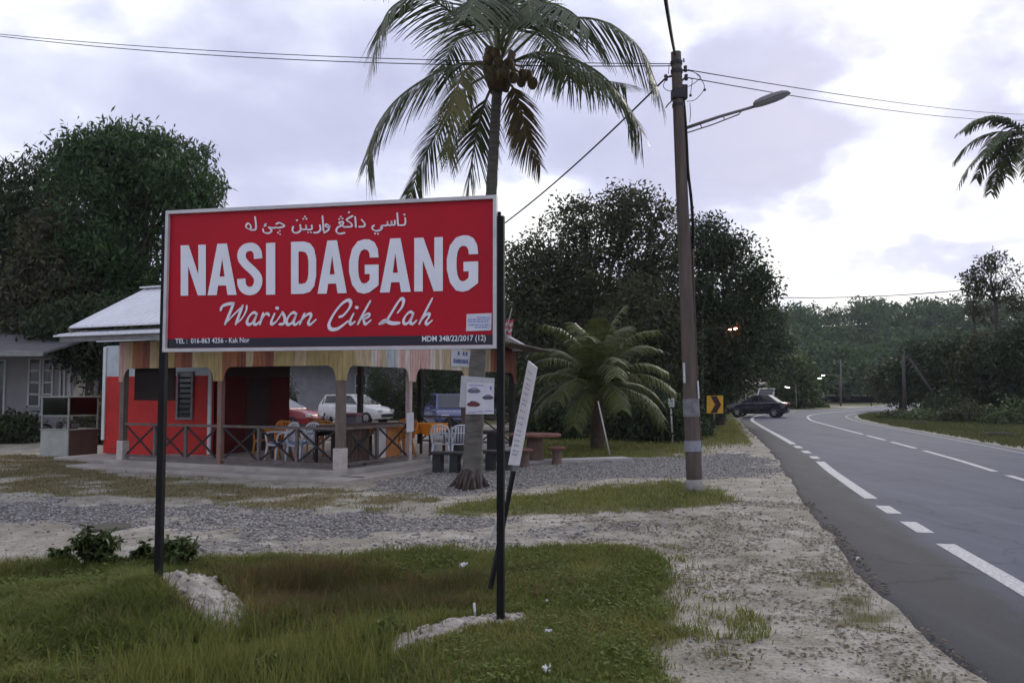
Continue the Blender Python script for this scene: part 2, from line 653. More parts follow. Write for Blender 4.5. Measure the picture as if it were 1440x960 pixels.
def ground_material():
    m, nt, b = new_mat('ground_cover')
    N, lk = nt.nodes.new, nt.links.new
    at = N('ShaderNodeAttribute')
    at.attribute_name = 'cover'
    sp = N('ShaderNodeSeparateColor')
    lk(at.outputs['Color'], sp.inputs[0])
    geo = N('ShaderNodeNewGeometry')
    pos = geo.outputs['Position']

    def noise(scale, det=6, rough=0.6):
        n = N('ShaderNodeTexNoise')
        n.inputs['Scale'].default_value = scale
        n.inputs['Detail'].default_value = det
        n.inputs['Roughness'].default_value = rough
        lk(pos, n.inputs['Vector'])
        return n.outputs['Fac']

    def ramp(fac, *stops):
        r = N('ShaderNodeValToRGB')
        r.color_ramp.elements[0].position, r.color_ramp.elements[0].color = stops[0][0], lin(stops[0][1])
        r.color_ramp.elements[1].position, r.color_ramp.elements[1].color = stops[-1][0], lin(stops[-1][1])
        for p_, c_ in stops[1:-1]:
            e = r.color_ramp.elements.new(p_)
            e.color = lin(c_)
        lk(fac, r.inputs[0])
        return r.outputs[0]

    def mixc(fac, a, b_):
        n = N('ShaderNodeMix')
        n.data_type = 'RGBA'
        lk(fac, n.inputs['Factor'])
        lk(a, n.inputs['A'])
        lk(b_, n.inputs['B'])
        return n.outputs['Result']

    def mt(op, a, b_=None, c_=None):
        n = N('ShaderNodeMath')
        n.operation = op
        for i, v in enumerate((a, b_, c_)):
            if v is None:
                continue
            if isinstance(v, (int, float)):
                n.inputs[i].default_value = v
            else:
                lk(v, n.inputs[i])
        return n.outputs[0]

    big, mid, fine = noise(0.7, 6), noise(3.2, 8, 0.68), noise(38, 5, 0.7)
    sand = ramp(big, (0.30, (0.235, 0.215, 0.170)), (0.5, (0.345, 0.325, 0.275)), (0.68, (0.44, 0.42, 0.37)))
    # brown debris and darker damp stains lying on the sand
    deb = ramp(mid, (0.42, (0, 0, 0)), (0.60, (1, 1, 1)))
    dcol = ramp(fine, (0.35, (0.12, 0.105, 0.075)), (0.7, (0.25, 0.225, 0.18)))
    sand = mixc(mt('MULTIPLY', deb, 0.7), sand, dcol)
    speck = ramp(fine, (0.36, (0.45, 0.42, 0.4)), (0.52, (1, 1, 1)), (0.70, (1.0, 1.0, 1.0)))
    mul = N('ShaderNodeMix')
    mul.data_type = 'RGBA'
    mul.blend_type = 'MULTIPLY'
    mul.inputs['Factor'].default_value = 0.75
    lk(sand, mul.inputs['A'])
    lk(speck, mul.inputs['B'])
    sand = mul.outputs['Result']
    vor = N('ShaderNodeTexVoronoi')
    vor.inputs['Scale'].default_value = 21
    vor.inputs['Randomness'].default_value = 1
    lk(pos, vor.inputs['Vector'])
    sv = N('ShaderNodeSeparateColor')
    lk(vor.outputs['Color'], sv.inputs[0])
    stone = ramp(sv.outputs[0], (0.0, (0.13, 0.125, 0.12)), (0.5, (0.25, 0.24, 0.23)), (1.0, (0.42, 0.405, 0.385)))
    gap = ramp(vor.outputs['Distance'], (0.30, (1, 1, 1)), (0.62, (0.35, 0.33, 0.33)))
    m2 = N('ShaderNodeMix')
    m2.data_type = 'RGBA'
    m2.blend_type = 'MULTIPLY'
    m2.inputs['Factor'].default_value = 0.8
    lk(stone, m2.inputs['A'])
    lk(gap, m2.inputs['B'])
    stone = m2.outputs['Result']
    turf = ramp(mid, (0.32, (0.05, 0.052, 0.022)), (0.5, (0.085, 0.09, 0.036)), (0.68, (0.11, 0.10, 0.048)))
    dryc = ramp(mid, (0.34, (0.10, 0.098, 0.045)), (0.52, (0.17, 0.145, 0.085)), (0.68, (0.26, 0.205, 0.15)))
    turf = mixc(mt('MULTIPLY', sp.outputs[2], 0.75), turf, dryc)
    # break the borders up
    gf = ramp(mt('ADD', mt('MULTIPLY', sp.outputs[1], 1.3), mt('MULTIPLY_ADD', mid, 0.9, -0.55)), (0.32, (0, 0, 0)), (0.62, (1, 1, 1)))
    tf = ramp(mt('ADD', sp.outputs[0], mt('MULTIPLY_ADD', mid, 0.9, -0.45)), (0.34, (0, 0, 0)), (0.62, (1, 1, 1)))
    c = mixc(tf, mixc(gf, sand, stone), turf)
    lk(c, b.inputs['Base Color'])
    b.inputs['Roughness'].default_value = 0.95
    b.inputs['Specular IOR Level'].default_value = 0.15
    hgt = mt('ADD', mt('MULTIPLY', fine, 0.35), mt('MULTIPLY', mid, 0.9))
    hgt = mt('ADD', hgt, mt('MULTIPLY', gf, mt('SUBTRACT', 0.5, vor.outputs['Distance'])))
    bp = N('ShaderNodeBump')
    bp.inputs['Strength'].default_value = 0.8
    bp.inputs['Distance'].default_value = 0.035
    lk(hgt, bp.inputs['Height'])
    lk(bp.outputs[0], b.inputs['Normal'])
    return m


def asphalt_material():
    m, nt, b = new_mat('asphalt')
    N, lk = nt.nodes.new, nt.links.new
    geo = N('ShaderNodeNewGeometry')
    at = N('ShaderNodeAttribute')
    at.attribute_name = 'tint'              # 0 old grey surface, 1 newer dark strip along the edge

    def noise(scale, det=5, vec=geo.outputs['Position']):
        n = N('ShaderNodeTexNoise')
        n.inputs['Scale'].default_value = scale
        n.inputs['Detail'].default_value = det
        n.inputs['Roughness'].default_value = 0.65
        lk(vec, n.inputs['Vector'])
        return n.outputs['Fac']
    mp = N('ShaderNodeMapping')
    mp.inputs['Rotation'].default_value = (0, 0, R(13))
    mp.inputs['Scale'].default_value = (1.5, 0.06, 1)
    lk(geo.outputs['Position'], mp.inputs['Vector'])
    f, g = noise(60, 4), noise(0.9, 6)
    streak = noise(1.6, 6, mp.outputs[0])
    sm = N('ShaderNodeMath')
    sm.operation = 'MULTIPLY_ADD'
    lk(streak, sm.inputs[0])
    sm.inputs[1].default_value = .65
    g2 = N('ShaderNodeMath')
    g2.operation = 'MULTIPLY'
    lk(g, g2.inputs[0])
    g2.inputs[1].default_value = .35
    lk(g2.outputs[0], sm.inputs[2])
    gs = sm.outputs[0]
    r = N('ShaderNodeValToRGB')
    r.color_ramp.elements[0].position, r.color_ramp.elements[0].color = 0.36, (0.049, 0.057, 0.084, 1)
    r.color_ramp.elements[1].position, r.color_ramp.elements[1].color = 0.64, (0.106, 0.117, 0.156, 1)
    mm = N('ShaderNodeMath')
    mm.operation = 'MULTIPLY_ADD'
    lk(gs, mm.inputs[0])
    mm.inputs[1].default_value = 0.6
    m2 = N('ShaderNodeMath')
    m2.operation = 'MULTIPLY'
    lk(f, m2.inputs[0])
    m2.inputs[1].default_value = 0.4
    lk(m2.outputs[0], mm.inputs[2])
    lk(mm.outputs[0], r.inputs[0])
    r2 = N('ShaderNodeValToRGB')
    r2.color_ramp.elements[0].position, r2.color_ramp.elements[0].color = 0.34, (0.026, 0.028, 0.034, 1)
    r2.color_ramp.elements[1].position, r2.color_ramp.elements[1].color = 0.68, (0.060, 0.062, 0.072, 1)
    lk(mm.outputs[0], r2.inputs[0])
    ad = N('ShaderNodeMath')
    ad.operation = 'MULTIPLY_ADD'
    lk(g, ad.inputs[0])
    ad.inputs[1].default_value = 1.1
    lk(at.outputs['Fac'], ad.inputs[2])
    mr = N('ShaderNodeMapRange')
    mr.inputs['From Min'].default_value = 0.72
    mr.inputs['From Max'].default_value = 1.30
    lk(ad.outputs[0], mr.inputs['Value'])
    mx = N('ShaderNodeMix')
    mx.data_type = 'RGBA'
    lk(mr.outputs[0], mx.inputs['Factor'])
    lk(r.outputs[0], mx.inputs['A'])
    lk(r2.outputs[0], mx.inputs['B'])
    # hairline cracks sealed with tar
    vo = N('ShaderNodeTexVoronoi')
    vo.feature = 'DISTANCE_TO_EDGE'
    vo.inputs['Scale'].default_value = 0.33
    wv = N('ShaderNodeVectorMath')
    wv.operation = 'MULTIPLY_ADD'
    nn = N('ShaderNodeTexNoise')
    nn.inputs['Scale'].default_value = 2.2
    nn.inputs['Detail'].default_value = 5
    lk(geo.outputs['Position'], nn.inputs['Vector'])
    lk(nn.outputs['Color'], wv.inputs[0])
    wv.inputs[1].default_value = (.9, .9, 0)
    lk(geo.outputs['Position'], wv.inputs[2])
    lk(wv.outputs[0], vo.inputs['Vector'])
    ck = N('ShaderNodeMapRange')
    ck.inputs['From Min'].default_value = 0.002
    ck.inputs['From Max'].default_value = 0.010
    ck.inputs['To Min'].default_value = 0.72
    ck.inputs['To Max'].default_value = 1.0
    lk(vo.outputs['Distance'], ck.inputs['Value'])
    cm = N('ShaderNodeMix')
    cm.data_type = 'RGBA'
    cm.blend_type = 'MULTIPLY'
    cm.inputs['Factor'].default_value = 1.0
    lk(mx.outputs['Result'], cm.inputs['A'])
    lk(ck.outputs[0], cm.inputs['B'])
    lk(cm.outputs['Result'], b.inputs['Base Color'])
    b.inputs['Roughness'].default_value = 0.85
    b.inputs['Specular IOR Level'].default_value = 0.15
    bp = N('ShaderNodeBump')
    bp.inputs['Strength'].default_value = 0.5
    bp.inputs['Distance'].default_value = 0.01
    lk(noise(140, 3), bp.inputs['Height'])
    lk(bp.outputs[0], b.inputs['Normal'])
    return m


ROAD_Z = 0.03


def build_road():
    V, T, rows = [], [], []
    for i in range(len(RP)):
        p, s = road_frame(i)
        le = float(left_edge(p.y))
        jag = 0.14 * (float(fbm(np.array([RL[i] * 1.1]), np.array([0.0]), 5)[0]) - 0.5) * 2
        le += jag
        w_ = min(-3.25 - le, .9) if le < -3.3 else .05
        offs = [le - 0.10, le, le + 0.4 * w_, le + 0.8 * w_, -3.15, -2.2, 0, 1.9, 2.72, 2.9]
        tv = [1, 1, 1, 0.75, 0.12, 0, 0, 0, 0.2, 0.5]
        for k, o_ in enumerate(offs):
            z = ROAD_Z if 0 < k < len(offs) - 1 else -0.03
            V.append(p + s * o_ + Vector((0, 0, z)))
            T.append(tv[k])
        rows.append(len(offs))
    n = rows[0]
    Q = [(i * n + k, i * n + k + 1, (i + 1) * n + k + 1, (i + 1) * n + k) for i in range(len(RP) - 1) for k in range(n - 1)]
    road = np_mesh('road', np.array(V), np.array(Q), asphalt_material(), tint=np.array(T))
    tag(road, kind='structure')
    # painted lines, each piece a sheet of its own 4 mm above the asphalt
    paint = mat('road_paint', (0.62, 0.62, 0.62), 0.8, 0.2, 26, col2=(0.22, 0.22, 0.235), det=8, spec=.15)

    def line(off, y0, y1, w, name):
        mb = MB()
        pts = []
        ys = [p.y for p in RP]
        n_ = max(2, int((y1 - y0) / 0.8) + 1)
        for yy in np.linspace(y0, y1, n_):
            k = max(1, min(len(RP) - 2, int(np.searchsorted(ys, yy))))
            t = (yy - ys[k - 1]) / (ys[k] - ys[k - 1])
            p = RP[k - 1].lerp(RP[k], t)
            d = (RP[k + 1] - RP[k - 1]).normalized()
            s = Vector((d.y, -d.x, 0))
            pts.append((p + s * (off - w / 2), p + s * (off + w / 2)))
        vs = []
        for a, b in pts:
            vs += [a + Vector((0, 0, ROAD_Z + 0.004)), b + Vector((0, 0, ROAD_Z + 0.004))]
        mb.add(vs, [(2 * i, 2 * i + 1, 2 * i + 3, 2 * i + 2) for i in range(len(pts) - 1)])
        mb.build(name, paint, road)
    for a, b in ((3.5, 8.55), (9.25, 10.05), (10.75, 11.5), (12.3, 19.0), (19.9, 20.7), (21.8, 22.7), (23.8, 24.8), (25.6, 60), (64, 130)):
        line(-3.2, a, b, 0.19, 'edge_line')
    for a, b in ((4, 16.6), (17.4, 23.5), (24.4, 27.5), (28.5, 31.5), (32.3, 54), (55, 130)):
        line(0, a, b, 0.14, 'centre_line')
    paint = mat('road_paint_faded', (0.36, 0.36, 0.34), 0.8, 0.2, 20, col2=(0.17, 0.17, 0.18), det=8, spec=.15)
    line(2.3, 14, 130, 0.09, 'edge_line')
    return road


ground = build_ground()
road = build_road()
# ------------------------------------------------------------------ the big red signboard
BL = Vector(((228 - 720) / F_PX * 6.84, 6.84, 0))     # left post line
BR = Vector(((705 - 720) / F_PX * 6.27, 6.27, 0))     # right post line


def board_axes():
    u = (BR - BL).normalized()
    n = Vector((u.y, -u.x, 0))                          # towards the viewer
    return u, n


def on_board(px, py, off=0.0):
    """Photo pixel to the board's own plane, off metres in front of it."""
    u, n = board_axes()
    d = ray(px, py)
    o = Vector((0, 0, CAM_H))
    k = (BL + n * off - o).dot(n) / d.dot(n)
    return o + d * k


def stroke_quads(pts, w, pen=None, taper=0.0):
    """Flat ribbon along 2D points; pen = (angle, thin factor) gives a brush contrast."""
    p = [Vector((a, b, 0)) for a, b in pts]
    p = spline(p, 7) if len(p) > 2 else [p[0], p[0].lerp(p[1], .5), p[1]]
    n = len(p)
    L, Rr = [], []
    for i in range(n):
        d = (p[min(i + 1, n - 1)] - p[max(i - 1, 0)]).normalized()
        s = Vector((-d.y, d.x, 0))
        ww = w
        if pen:
            ww = w * (pen[1] + (1 - pen[1]) * abs(math.sin(math.atan2(d.y, d.x) - pen[0])))
        if taper:
            e = min(i, n - 1 - i) / (n - 1)
            ww *= min(1, (1 - taper) + e * 6 * taper)
        L.append(p[i] + s * ww / 2)
        Rr.append(p[i] - s * ww / 2)
    # rounded ends
    def cap(c, d, ww):
        s = Vector((-d.y, d.x, 0))
        return [c + s * (math.cos(a) * ww / 2) + d * (math.sin(a) * ww / 2) for a in (math.pi * .25, math.pi * .5, math.pi * .75)]
    polys = [[L[i], L[i + 1], Rr[i + 1], Rr[i]] for i in range(n - 1)]
    d1 = (p[-1] - p[-2]).normalized()
    polys.append([L[-1]] + cap(p[-1], d1, (L[-1] - Rr[-1]).length) + [Rr[-1]])
    d0 = (p[0] - p[1]).normalized()
    polys.append([Rr[0]] + cap(p[0], d0, (L[0] - Rr[0]).length) + [L[0]])
    return [[(q.x, q.y) for q in pl] for pl in polys]


def flat_polys(name, polys, to3d, m, parent):
    """Flat print: 2D polygons mapped onto a plane."""
    mb = MB()
    for pl in polys:
        mb.add([to3d(a, b) for a, b in pl], [tuple(range(len(pl)))])
    return mb.build(name, m, parent)


GLYPH = {
    'N': [[(0, 0), (0, 1), (.32, 1), (.70, .42), (.70, 1), (1, 1), (1, 0), (.68, 0), (.30, .58), (.30, 0)]],
    'I': [[(0, 0), (0, 1), (1, 1), (1, 0)]],
    'A': [[(0, 0), (.335, 1), (.5, 1), (.5, .72), (.415, .36), (.5, .36), (.5, .185), (.365, .185), (.315, 0)],
          [(1, 0), (.685, 0), (.635, .185), (.5, .185), (.5, .36), (.585, .36), (.5, .72), (.5, 1), (.665, 1)]],
}


def _ring(o, i):
    return [[o[k], o[k + 1], i[k + 1], i[k]] for k in range(len(o) - 1)]


GLYPH['D'] = [[(0, 0), (0, 1), (.30, 1), (.30, 0)]] + _ring(
    [(.30, 1), (.5, 1), (.75, .965), (.92, .86), (1, .66), (1, .34), (.92, .14), (.75, .035), (.5, 0), (.30, 0)],
    [(.30, .81), (.45, .81), (.58, .79), (.66, .72), (.69, .62), (.69, .38), (.66, .28), (.58, .21), (.45, .19), (.30, .19)])
GLYPH['G'] = _ring(
    [(1, .66), (.97, .82), (.86, .94), (.68, .995), (.5, 1.0), (.29, .965), (.1, .83), (0, .6), (0, .4), (.1, .17), (.29, .03), (.5, 0), (.68, .02), (.86, .09)],
    [(.70, .66), (.685, .74), (.64, .79), (.58, .81), (.49, .815), (.40, .78), (.34, .70), (.31, .58), (.31, .42), (.34, .30), (.41, .21), (.50, .185), (.60, .20), (.69, .25)]) \
    + [[(.53, .53), (1, .53), (1, .15), (.86, .09), (.69, .25), (.70, .36), (.53, .36)]]


def text_polys(txt, size=1.0):
    """Outlines of a line of small print with the built-in typeface, as a mesh's polygons."""
    cu = bpy.data.curves.new('print', 'FONT')
    cu.body = txt
    cu.size = size
    cu.resolution_u = 3
    cu.offset = 0.012
    o = bpy.data.objects.new('print', cu)
    COL.objects.link(o)
    bpy.context.view_layer.update()
    dg = bpy.context.evaluated_depsgraph_get()
    me = bpy.data.meshes.new_from_object(o.evaluated_get(dg))
    polys = [[(me.vertices[i].co.x, me.vertices[i].co.y) for i in p.vertices] for p in me.polygons]
    xs = [a for pl in polys for a, _ in pl]
    ys = [b for pl in polys for _, b in pl]
    bpy.data.objects.remove(o)
    bpy.data.curves.remove(cu)
    bpy.data.meshes.remove(me)
    return polys, (min(xs), max(xs), min(ys), max(ys))


def build_billboard():
    u, n = board_axes()
    root = thing('billboard', (BL.x, BL.y, 0), 'big red signboard with white lettering on two black posts', 'signboard')
    black = mat('black_post_paint', (0.008, 0.008, 0.009), 0.55, 0.4, 5, spec=0.15)
    red = mat('sign_red', (0.40, 0.004, 0.018), 0.42, 0.16, .9, spec=0.2, bump=.06, bscale=1.3)
    dark = mat('sign_navy', (0.012, 0.013, 0.026), 0.4, 0.2, 3)
    alu = mat('sign_frame', (0.50, 0.49, 0.51), 0.5, 0.14, 6)
    white = mat('sign_white', (0.72, 0.73, 0.80), 0.5, 0.05, 4, spec=.2)
    TL, TR, BRr, BLl = [on_board(*q) for q in ((236, 299), (697, 278), (696, 488), (234, 492))]
    ztop, zbot = (TL.z + TR.z) / 2, (BRr.z + BLl.z) / 2
    xl = ((TL + BLl) / 2 - BL).dot(u)
    xr = ((TR + BRr) / 2 - BL).dot(u)

    def at(a, z, off=0.0):
        return BL + u * a + Vector((0, 0, z)) + n * off
    mb = MB()
    mb.bar(at(xl + .005, (ztop + zbot) / 2, -0.02), at(xr - .005, (ztop + zbot) / 2, -0.02), 0.03, ztop - zbot - .01)
    panel = mb.build('panel', red, root)
    zb = on_board(470, 482).z                 # top of the dark strip
    band = MB()
    a0, a1 = xl + .02, xr - .02
    za = on_board(470, 473.5).z
    band.add([at(a0, zbot + .018, .001), at(a1, zbot + .018, .001), at(a1, za, .001), at(a0, za, .001)], [(0, 1, 2, 3)])
    band.build('dark_strip', dark, panel)
    for a, b in (((xl, ztop), (xr, ztop)), ((xl, zbot), (xr, zbot)), ((xl, zbot), (xl, ztop)), ((xr, zbot), (xr, ztop))):
        f = MB()
        e = Vector((0, 0, 0))
        if a[1] == b[1]:
            f.bar(at(a[0] - .012, a[1]), at(b[0] + .012, b[1]), 0.05, 0.027)
        else:
            f.bar(at(a[0], a[1] + .0136), at(b[0], b[1] - .0136), 0.025, 0.05, up=tuple(n))
        f.build('frame_bar', alu, root)
    # posts
    for px, top, sgn in ((229.0, 318, -1), (704.5, 303, 1)):
        x = (xl - .035) if sgn < 0 else (xr + .036)
        zt = (on_board(px, top)).z
        b = at(x, 0, -0.03)
        zg = gz(b.x, b.y)
        p = MB().bar(Vector((b.x, b.y, zg - .3)), Vector((b.x, b.y, zt)), 0.052, 0.052, up=tuple(n))
        p.build('post', black, root, bevel=.003)
    for z in (ztop - .12, zbot + .12):     # rails on the back that carry the panel
        MB().bar(at(xl - .03, z, -.055), at(xr + .03, z, -.055), 0.03, 0.04).build('back_rail', black, root)

    def c1(a, b):                              # zoomed-crop coordinates of the photograph to the board
        return on_board(220 + a / 2.88, 270 + b / 2.88, .003)
    # NASI DAGANG
    for ch, x0, x1, t0, t1, b0, b1 in (
            ('N', 98, 200, 216, 213, 420, 418), ('A', 207, 325, 211, 207, 418, 416), ('S', 328, 428, 205, 203, 420, 418), ('I', 444, 481, 207, 205, 416, 415),
            ('D', 545, 647, 202, 199, 413, 411), ('A', 652, 771, 198, 194, 412, 409), ('G', 780, 900, 193, 190, 413, 410), ('A', 905, 1030, 190, 185, 407, 404),
            ('N', 1044, 1160, 186, 182, 403, 401), ('G', 1176, 1303, 178, 173, 406, 402)):
        def mp(a, b, x0=x0, x1=x1, t0=t0, t1=t1, b0=b0, b1=b1):
            return c1(x0 + (x1 - x0) * a, (b0 + (b1 - b0) * a) * (1 - b) + (t0 + (t1 - t0) * a) * b)
        if ch == 'S':
            pts = [(.84, .31), (.81, .19), (.68, .105), (.5, .085), (.29, .115), (.175, .20), (.19, .315), (.36, .42), (.64, .545), (.82, .66), (.825, .785), (.70, .885), (.5, .915), (.29, .88), (.175, .79), (.155, .68)]
            w, h = 100.0, 216.0
            polys = stroke_quads([(a * w, b * h) for a, b in pts], 34)[:-2]
            polys = [[(a / w, 1 - b / h) for a, b in pl] for pl in polys]
        else:
            polys = GLYPH[ch]
        flat_polys('letter', polys, mp, white, panel)
    # the brush-script line
    S = []

    def sc(pts, w=21, dx=0, dy=0):
        S.extend(stroke_quads([(a + dx, b + dy) for a, b in pts], w, pen=(math.radians(-52), .5), taper=.25))

    def dot(a, b, r=11):
        S.append([(a + r * math.cos(t * math.pi / 4) * 1.15, b + r * math.sin(t * math.pi / 4)) for t in range(8)])

    def script_a(dx, dy=0):
        sc([(275, 142), (255, 132), (228, 155), (213, 190), (224, 208), (248, 195), (272, 150)], dx=dx, dy=dy)
        sc([(278, 138), (262, 178), (258, 200), (272, 207), (296, 186)], dx=dx, dy=dy)
    done = []

    def flush(name, fn):
        flat_polys(name, list(S), fn, white, panel)
        S.clear()

    def sl():
        flush('script_letter', lambda a, b: on_board(300 + a / 4.5, 410 + b / 4.5, .003))

    def al():
        flush('jawi_letter', lambda a, b: on_board(330 + a / 5.54, 290 + b / 5.54, .003))
    sc([(46, 118), (56, 94), (86, 80), (128, 74)], 25)
    sc([(128, 76), (104, 135), (74, 206)], 27)
    sc([(74, 206), (125, 150), (186, 90)], 17)
    sc([(186, 88), (166, 140), (142, 207)], 26)
    sc([(142, 207), (184, 165), (208, 118), (212, 88)], 16)
    sl()
    script_a(0)
    sl()
    sc([(316, 134), (308, 160), (294, 208)])
    sc([(300, 186), (322, 150), (340, 138), (352, 150)], 19)
    sl()
    sc([(388, 138), (368, 186), (372, 206), (398, 190)])
    sl()
    dot(404, 104)
    sl()
    sc([(398, 190), (424, 152), (440, 128)], 16)
    sc([(438, 130), (452, 165), (446, 200), (418, 207)])
    sl()
    script_a(250)
    sl()
    sc([(578, 136), (564, 165), (546, 208)])
    sc([(555, 186), (585, 152), (612, 140), (618, 156), (602, 192), (612, 208), (650, 176)])
    sl()
    sc([(798, 160), (822, 150), (858, 108), (870, 72), (852, 54), (808, 82), (760, 145), (732, 205), (744, 236), (782, 236), (820, 212), (852, 186)], 25)
    sl()
    sc([(888, 138), (866, 184), (870, 206), (896, 190)])
    sl()
    dot(908, 100)
    sl()
    sc([(994, 58), (955, 128), (914, 207)], 23)
    sc([(926, 184), (962, 148), (984, 140), (986, 156), (948, 176)], 18)
    sc([(950, 174), (962, 206), (998, 180)], 18)
    sl()
    sc([(1166, 134), (1194, 96), (1204, 58), (1188, 46), (1160, 80), (1124, 140), (1092, 186), (1056, 204)], 25)
    sc([(1050, 205), (1085, 184), (1130, 200), (1176, 198)], 26)
    sl()
    script_a(990, -4)
    sl()
    sc([(1386, 42), (1346, 120), (1302, 205)], 23)
    sc([(1314, 184), (1345, 148), (1366, 140), (1364, 160), (1346, 190), (1354, 206), (1384, 182)])
    sl()
    # the Jawi line
    S.clear()

    def ar(pts, w=15):
        S.extend(stroke_quads(pts, w, pen=(math.radians(35), .6)))
    ar([(1328, 92), (1330, 125), (1318, 146), (1275, 148)]); dot(1322, 66, 8)
    al()
    ar([(1266, 55), (1270, 100), (1272, 148)])
    al()
    ar([(1248, 112), (1246, 142), (1226, 144), (1222, 118)]); ar([(1222, 118), (1218, 146), (1196, 146), (1191, 122)]); ar([(1191, 122), (1187, 148), (1150, 152), (1140, 165)])
    al()
    ar([(1150, 152), (1143, 178), (1108, 192), (1078, 182), (1072, 162), (1086, 150)]); dot(1094, 213, 7); dot(1117, 215, 7)
    al()
    ar([(988, 104), (1014, 138), (1004, 158), (968, 160)])
    al()
    ar([(938, 84), (942, 120), (944, 162)])
    al()
    ar([(918, 76), (872, 106), (908, 134), (908, 158), (850, 162)]); dot(890, 48, 8)
    al()
    ar([(856, 162), (834, 150), (814, 128), (846, 122), (836, 148), (802, 166), (792, 196), (816, 214), (856, 208)]); dot(814, 100, 7); dot(840, 97, 7); dot(827, 82, 7)
    al()
    ar([(736, 152), (716, 140), (706, 154), (734, 166), (740, 150), (730, 184), (698, 205)])
    al()
    ar([(684, 78), (688, 130), (692, 190)])
    al()
    ar([(664, 148), (668, 182), (646, 204), (616, 206)])
    al()
    ar([(600, 150), (600, 178), (562, 180), (556, 150)]); ar([(556, 152), (554, 178), (514, 182)])
    al()
    ar([(510, 146), (514, 184), (490, 206), (460, 204), (450, 182), (456, 160)])
    al()
    dot(535, 98, 7); dot(560, 98, 7); dot(548, 81, 7); al(); dot(486, 110, 8); al(); dot(572, 204, 6); dot(594, 204, 6)
    al()
    ar([(324, 138), (350, 130), (388, 152), (348, 168), (322, 166)]); dot(338, 206, 7); dot(352, 192, 6); dot(354, 218, 6)
    al()
    ar([(322, 166), (292, 170), (264, 164), (288, 190), (262, 210), (228, 202), (220, 178)]); ar([(246, 138), (232, 144), (244, 152), (230, 156)], 10)
    al()
    ar([(158, 84), (166, 140), (162, 180), (128, 186)])
    al()
    ar([(128, 186), (88, 162), (104, 132), (126, 156), (118, 180), (88, 166)])
    al()
    # small print on the dark strip
    for txt, (x0, y0), (x1, y1), h in (('TEL :  016-863 4256 - Kak Nor', (246.5, 482.8), (351, 481.2), 7.2), ('MDM 348/22/2017 (12)', (593.5, 480), (683, 478.6), 8)):
        polys, (a0, a1, b0, b1) = text_polys(txt)
        cap = 0.73

        def mp2(a, b):
            t = (a - a0) / (a1 - a0)
            return on_board(x0 + (x1 - x0) * t, y0 + (y1 - y0) * t - b / cap * h, .003)
        tag(flat_polys('small_print', polys, mp2, white, panel), kind='stuff')
    # pale sticker with blue lines of print in the lower right corner
    q = [(1256, 494), (1358, 490), (1356, 560), (1254, 563)]
    st = flat_polys('sticker', [q], lambda a, b: c1(a, b) + n * .001, mat('sticker_paper', (0.55, 0.55, 0.62), .6, .06, 6), panel)
    blue = mat('sticker_ink', (0.16, 0.22, 0.52), .6, .2, 9)
    lines = []
    for yy, xa, xb in ((505, 1300, 1350), (514, 1262, 1350), (523, 1262, 1345), (535, 1265, 1350), (545, 1290, 1345)):
        x = xa
        while x < xb:
            w = random.uniform(5, 15)
            lines.append([(x, yy), (min(x + w, xb), yy), (min(x + w, xb), yy + 5), (x, yy + 5)])
            x += w + 3
    tag(flat_polys('sticker_print', lines, lambda a, b: c1(a, b) + n * .002, blue, panel), kind='stuff')
    return root


build_billboard()


# ------------------------------------------------------------------ narrow white board on a black stick, leaning behind the right post
def build_lean_sign():
    foot = G(687, 832, 0.0)
    foot.z = gz(foot.x, foot.y)
    Y = foot.y
    top = P(746, 508, Y + 0.25)
    root = thing('leaning_sign', foot, 'narrow white hand-lettered board on a black stick leaning beside the right signboard post', 'sign')
    black = mat('black_post_paint', (0, 0, 0))
    d = (top - foot).normalized()
    MB().bar(foot - d * .1, P(722, 662, Y + .12), 0.035, 0.03).build('stick', black, root)
    MB().bar(P(690, 757, Y + .02), P(724, 668, Y + .16), 0.018, 0.018).build('wire_tie', mat('grey_tie', (.35, .35, .36), .6), root)
    # board: face turned well away to the right
    yb = Y + .14
    c = [P(742.5, 507, yb + .30), P(753.5, 516, yb + .10), P(728, 654, yb - .02), P(714.5, 653, yb + .16)]
    nrm = (c[1] - c[0]).cross(c[3] - c[0]).normalized()
    if nrm.y > 0:
        nrm = -nrm
    b = MB()
    b.add(c + [p - nrm * .018 for p in c], [(0, 1, 2, 3), (7, 6, 5, 4), (0, 4, 5, 1), (1, 5, 6, 2), (2, 6, 7, 3), (3, 7, 4, 0)])
    bo = fix_normals(b.build('board', mat('weathered_white', (.55, .56, .56), .7, .12, 8), root))

    def bp(s, t):
        return (c[0].lerp(c[1], s)).lerp(c[3].lerp(c[2], s), t) + nrm * .003
    lines = []
    t = .08
    rr = random.Random(5)
    while t < .94:
        for k in range(3):
            s0 = .2 + k * .2 + rr.uniform(0, .06)
            lines.append([(s0, t), (s0 + .13, t + .004), (s0 + .11, t + .02), (s0 + .02, t + .016)])
        t += rr.uniform(.035, .07)
    tag(flat_polys('lettering', lines, bp, mat('faded_ink', (.22, .24, .34), .7, .2, 20), bo), kind='stuff')


build_lean_sign()


# ------------------------------------------------------------------ spoil heaps at the posts
HEAPS = []


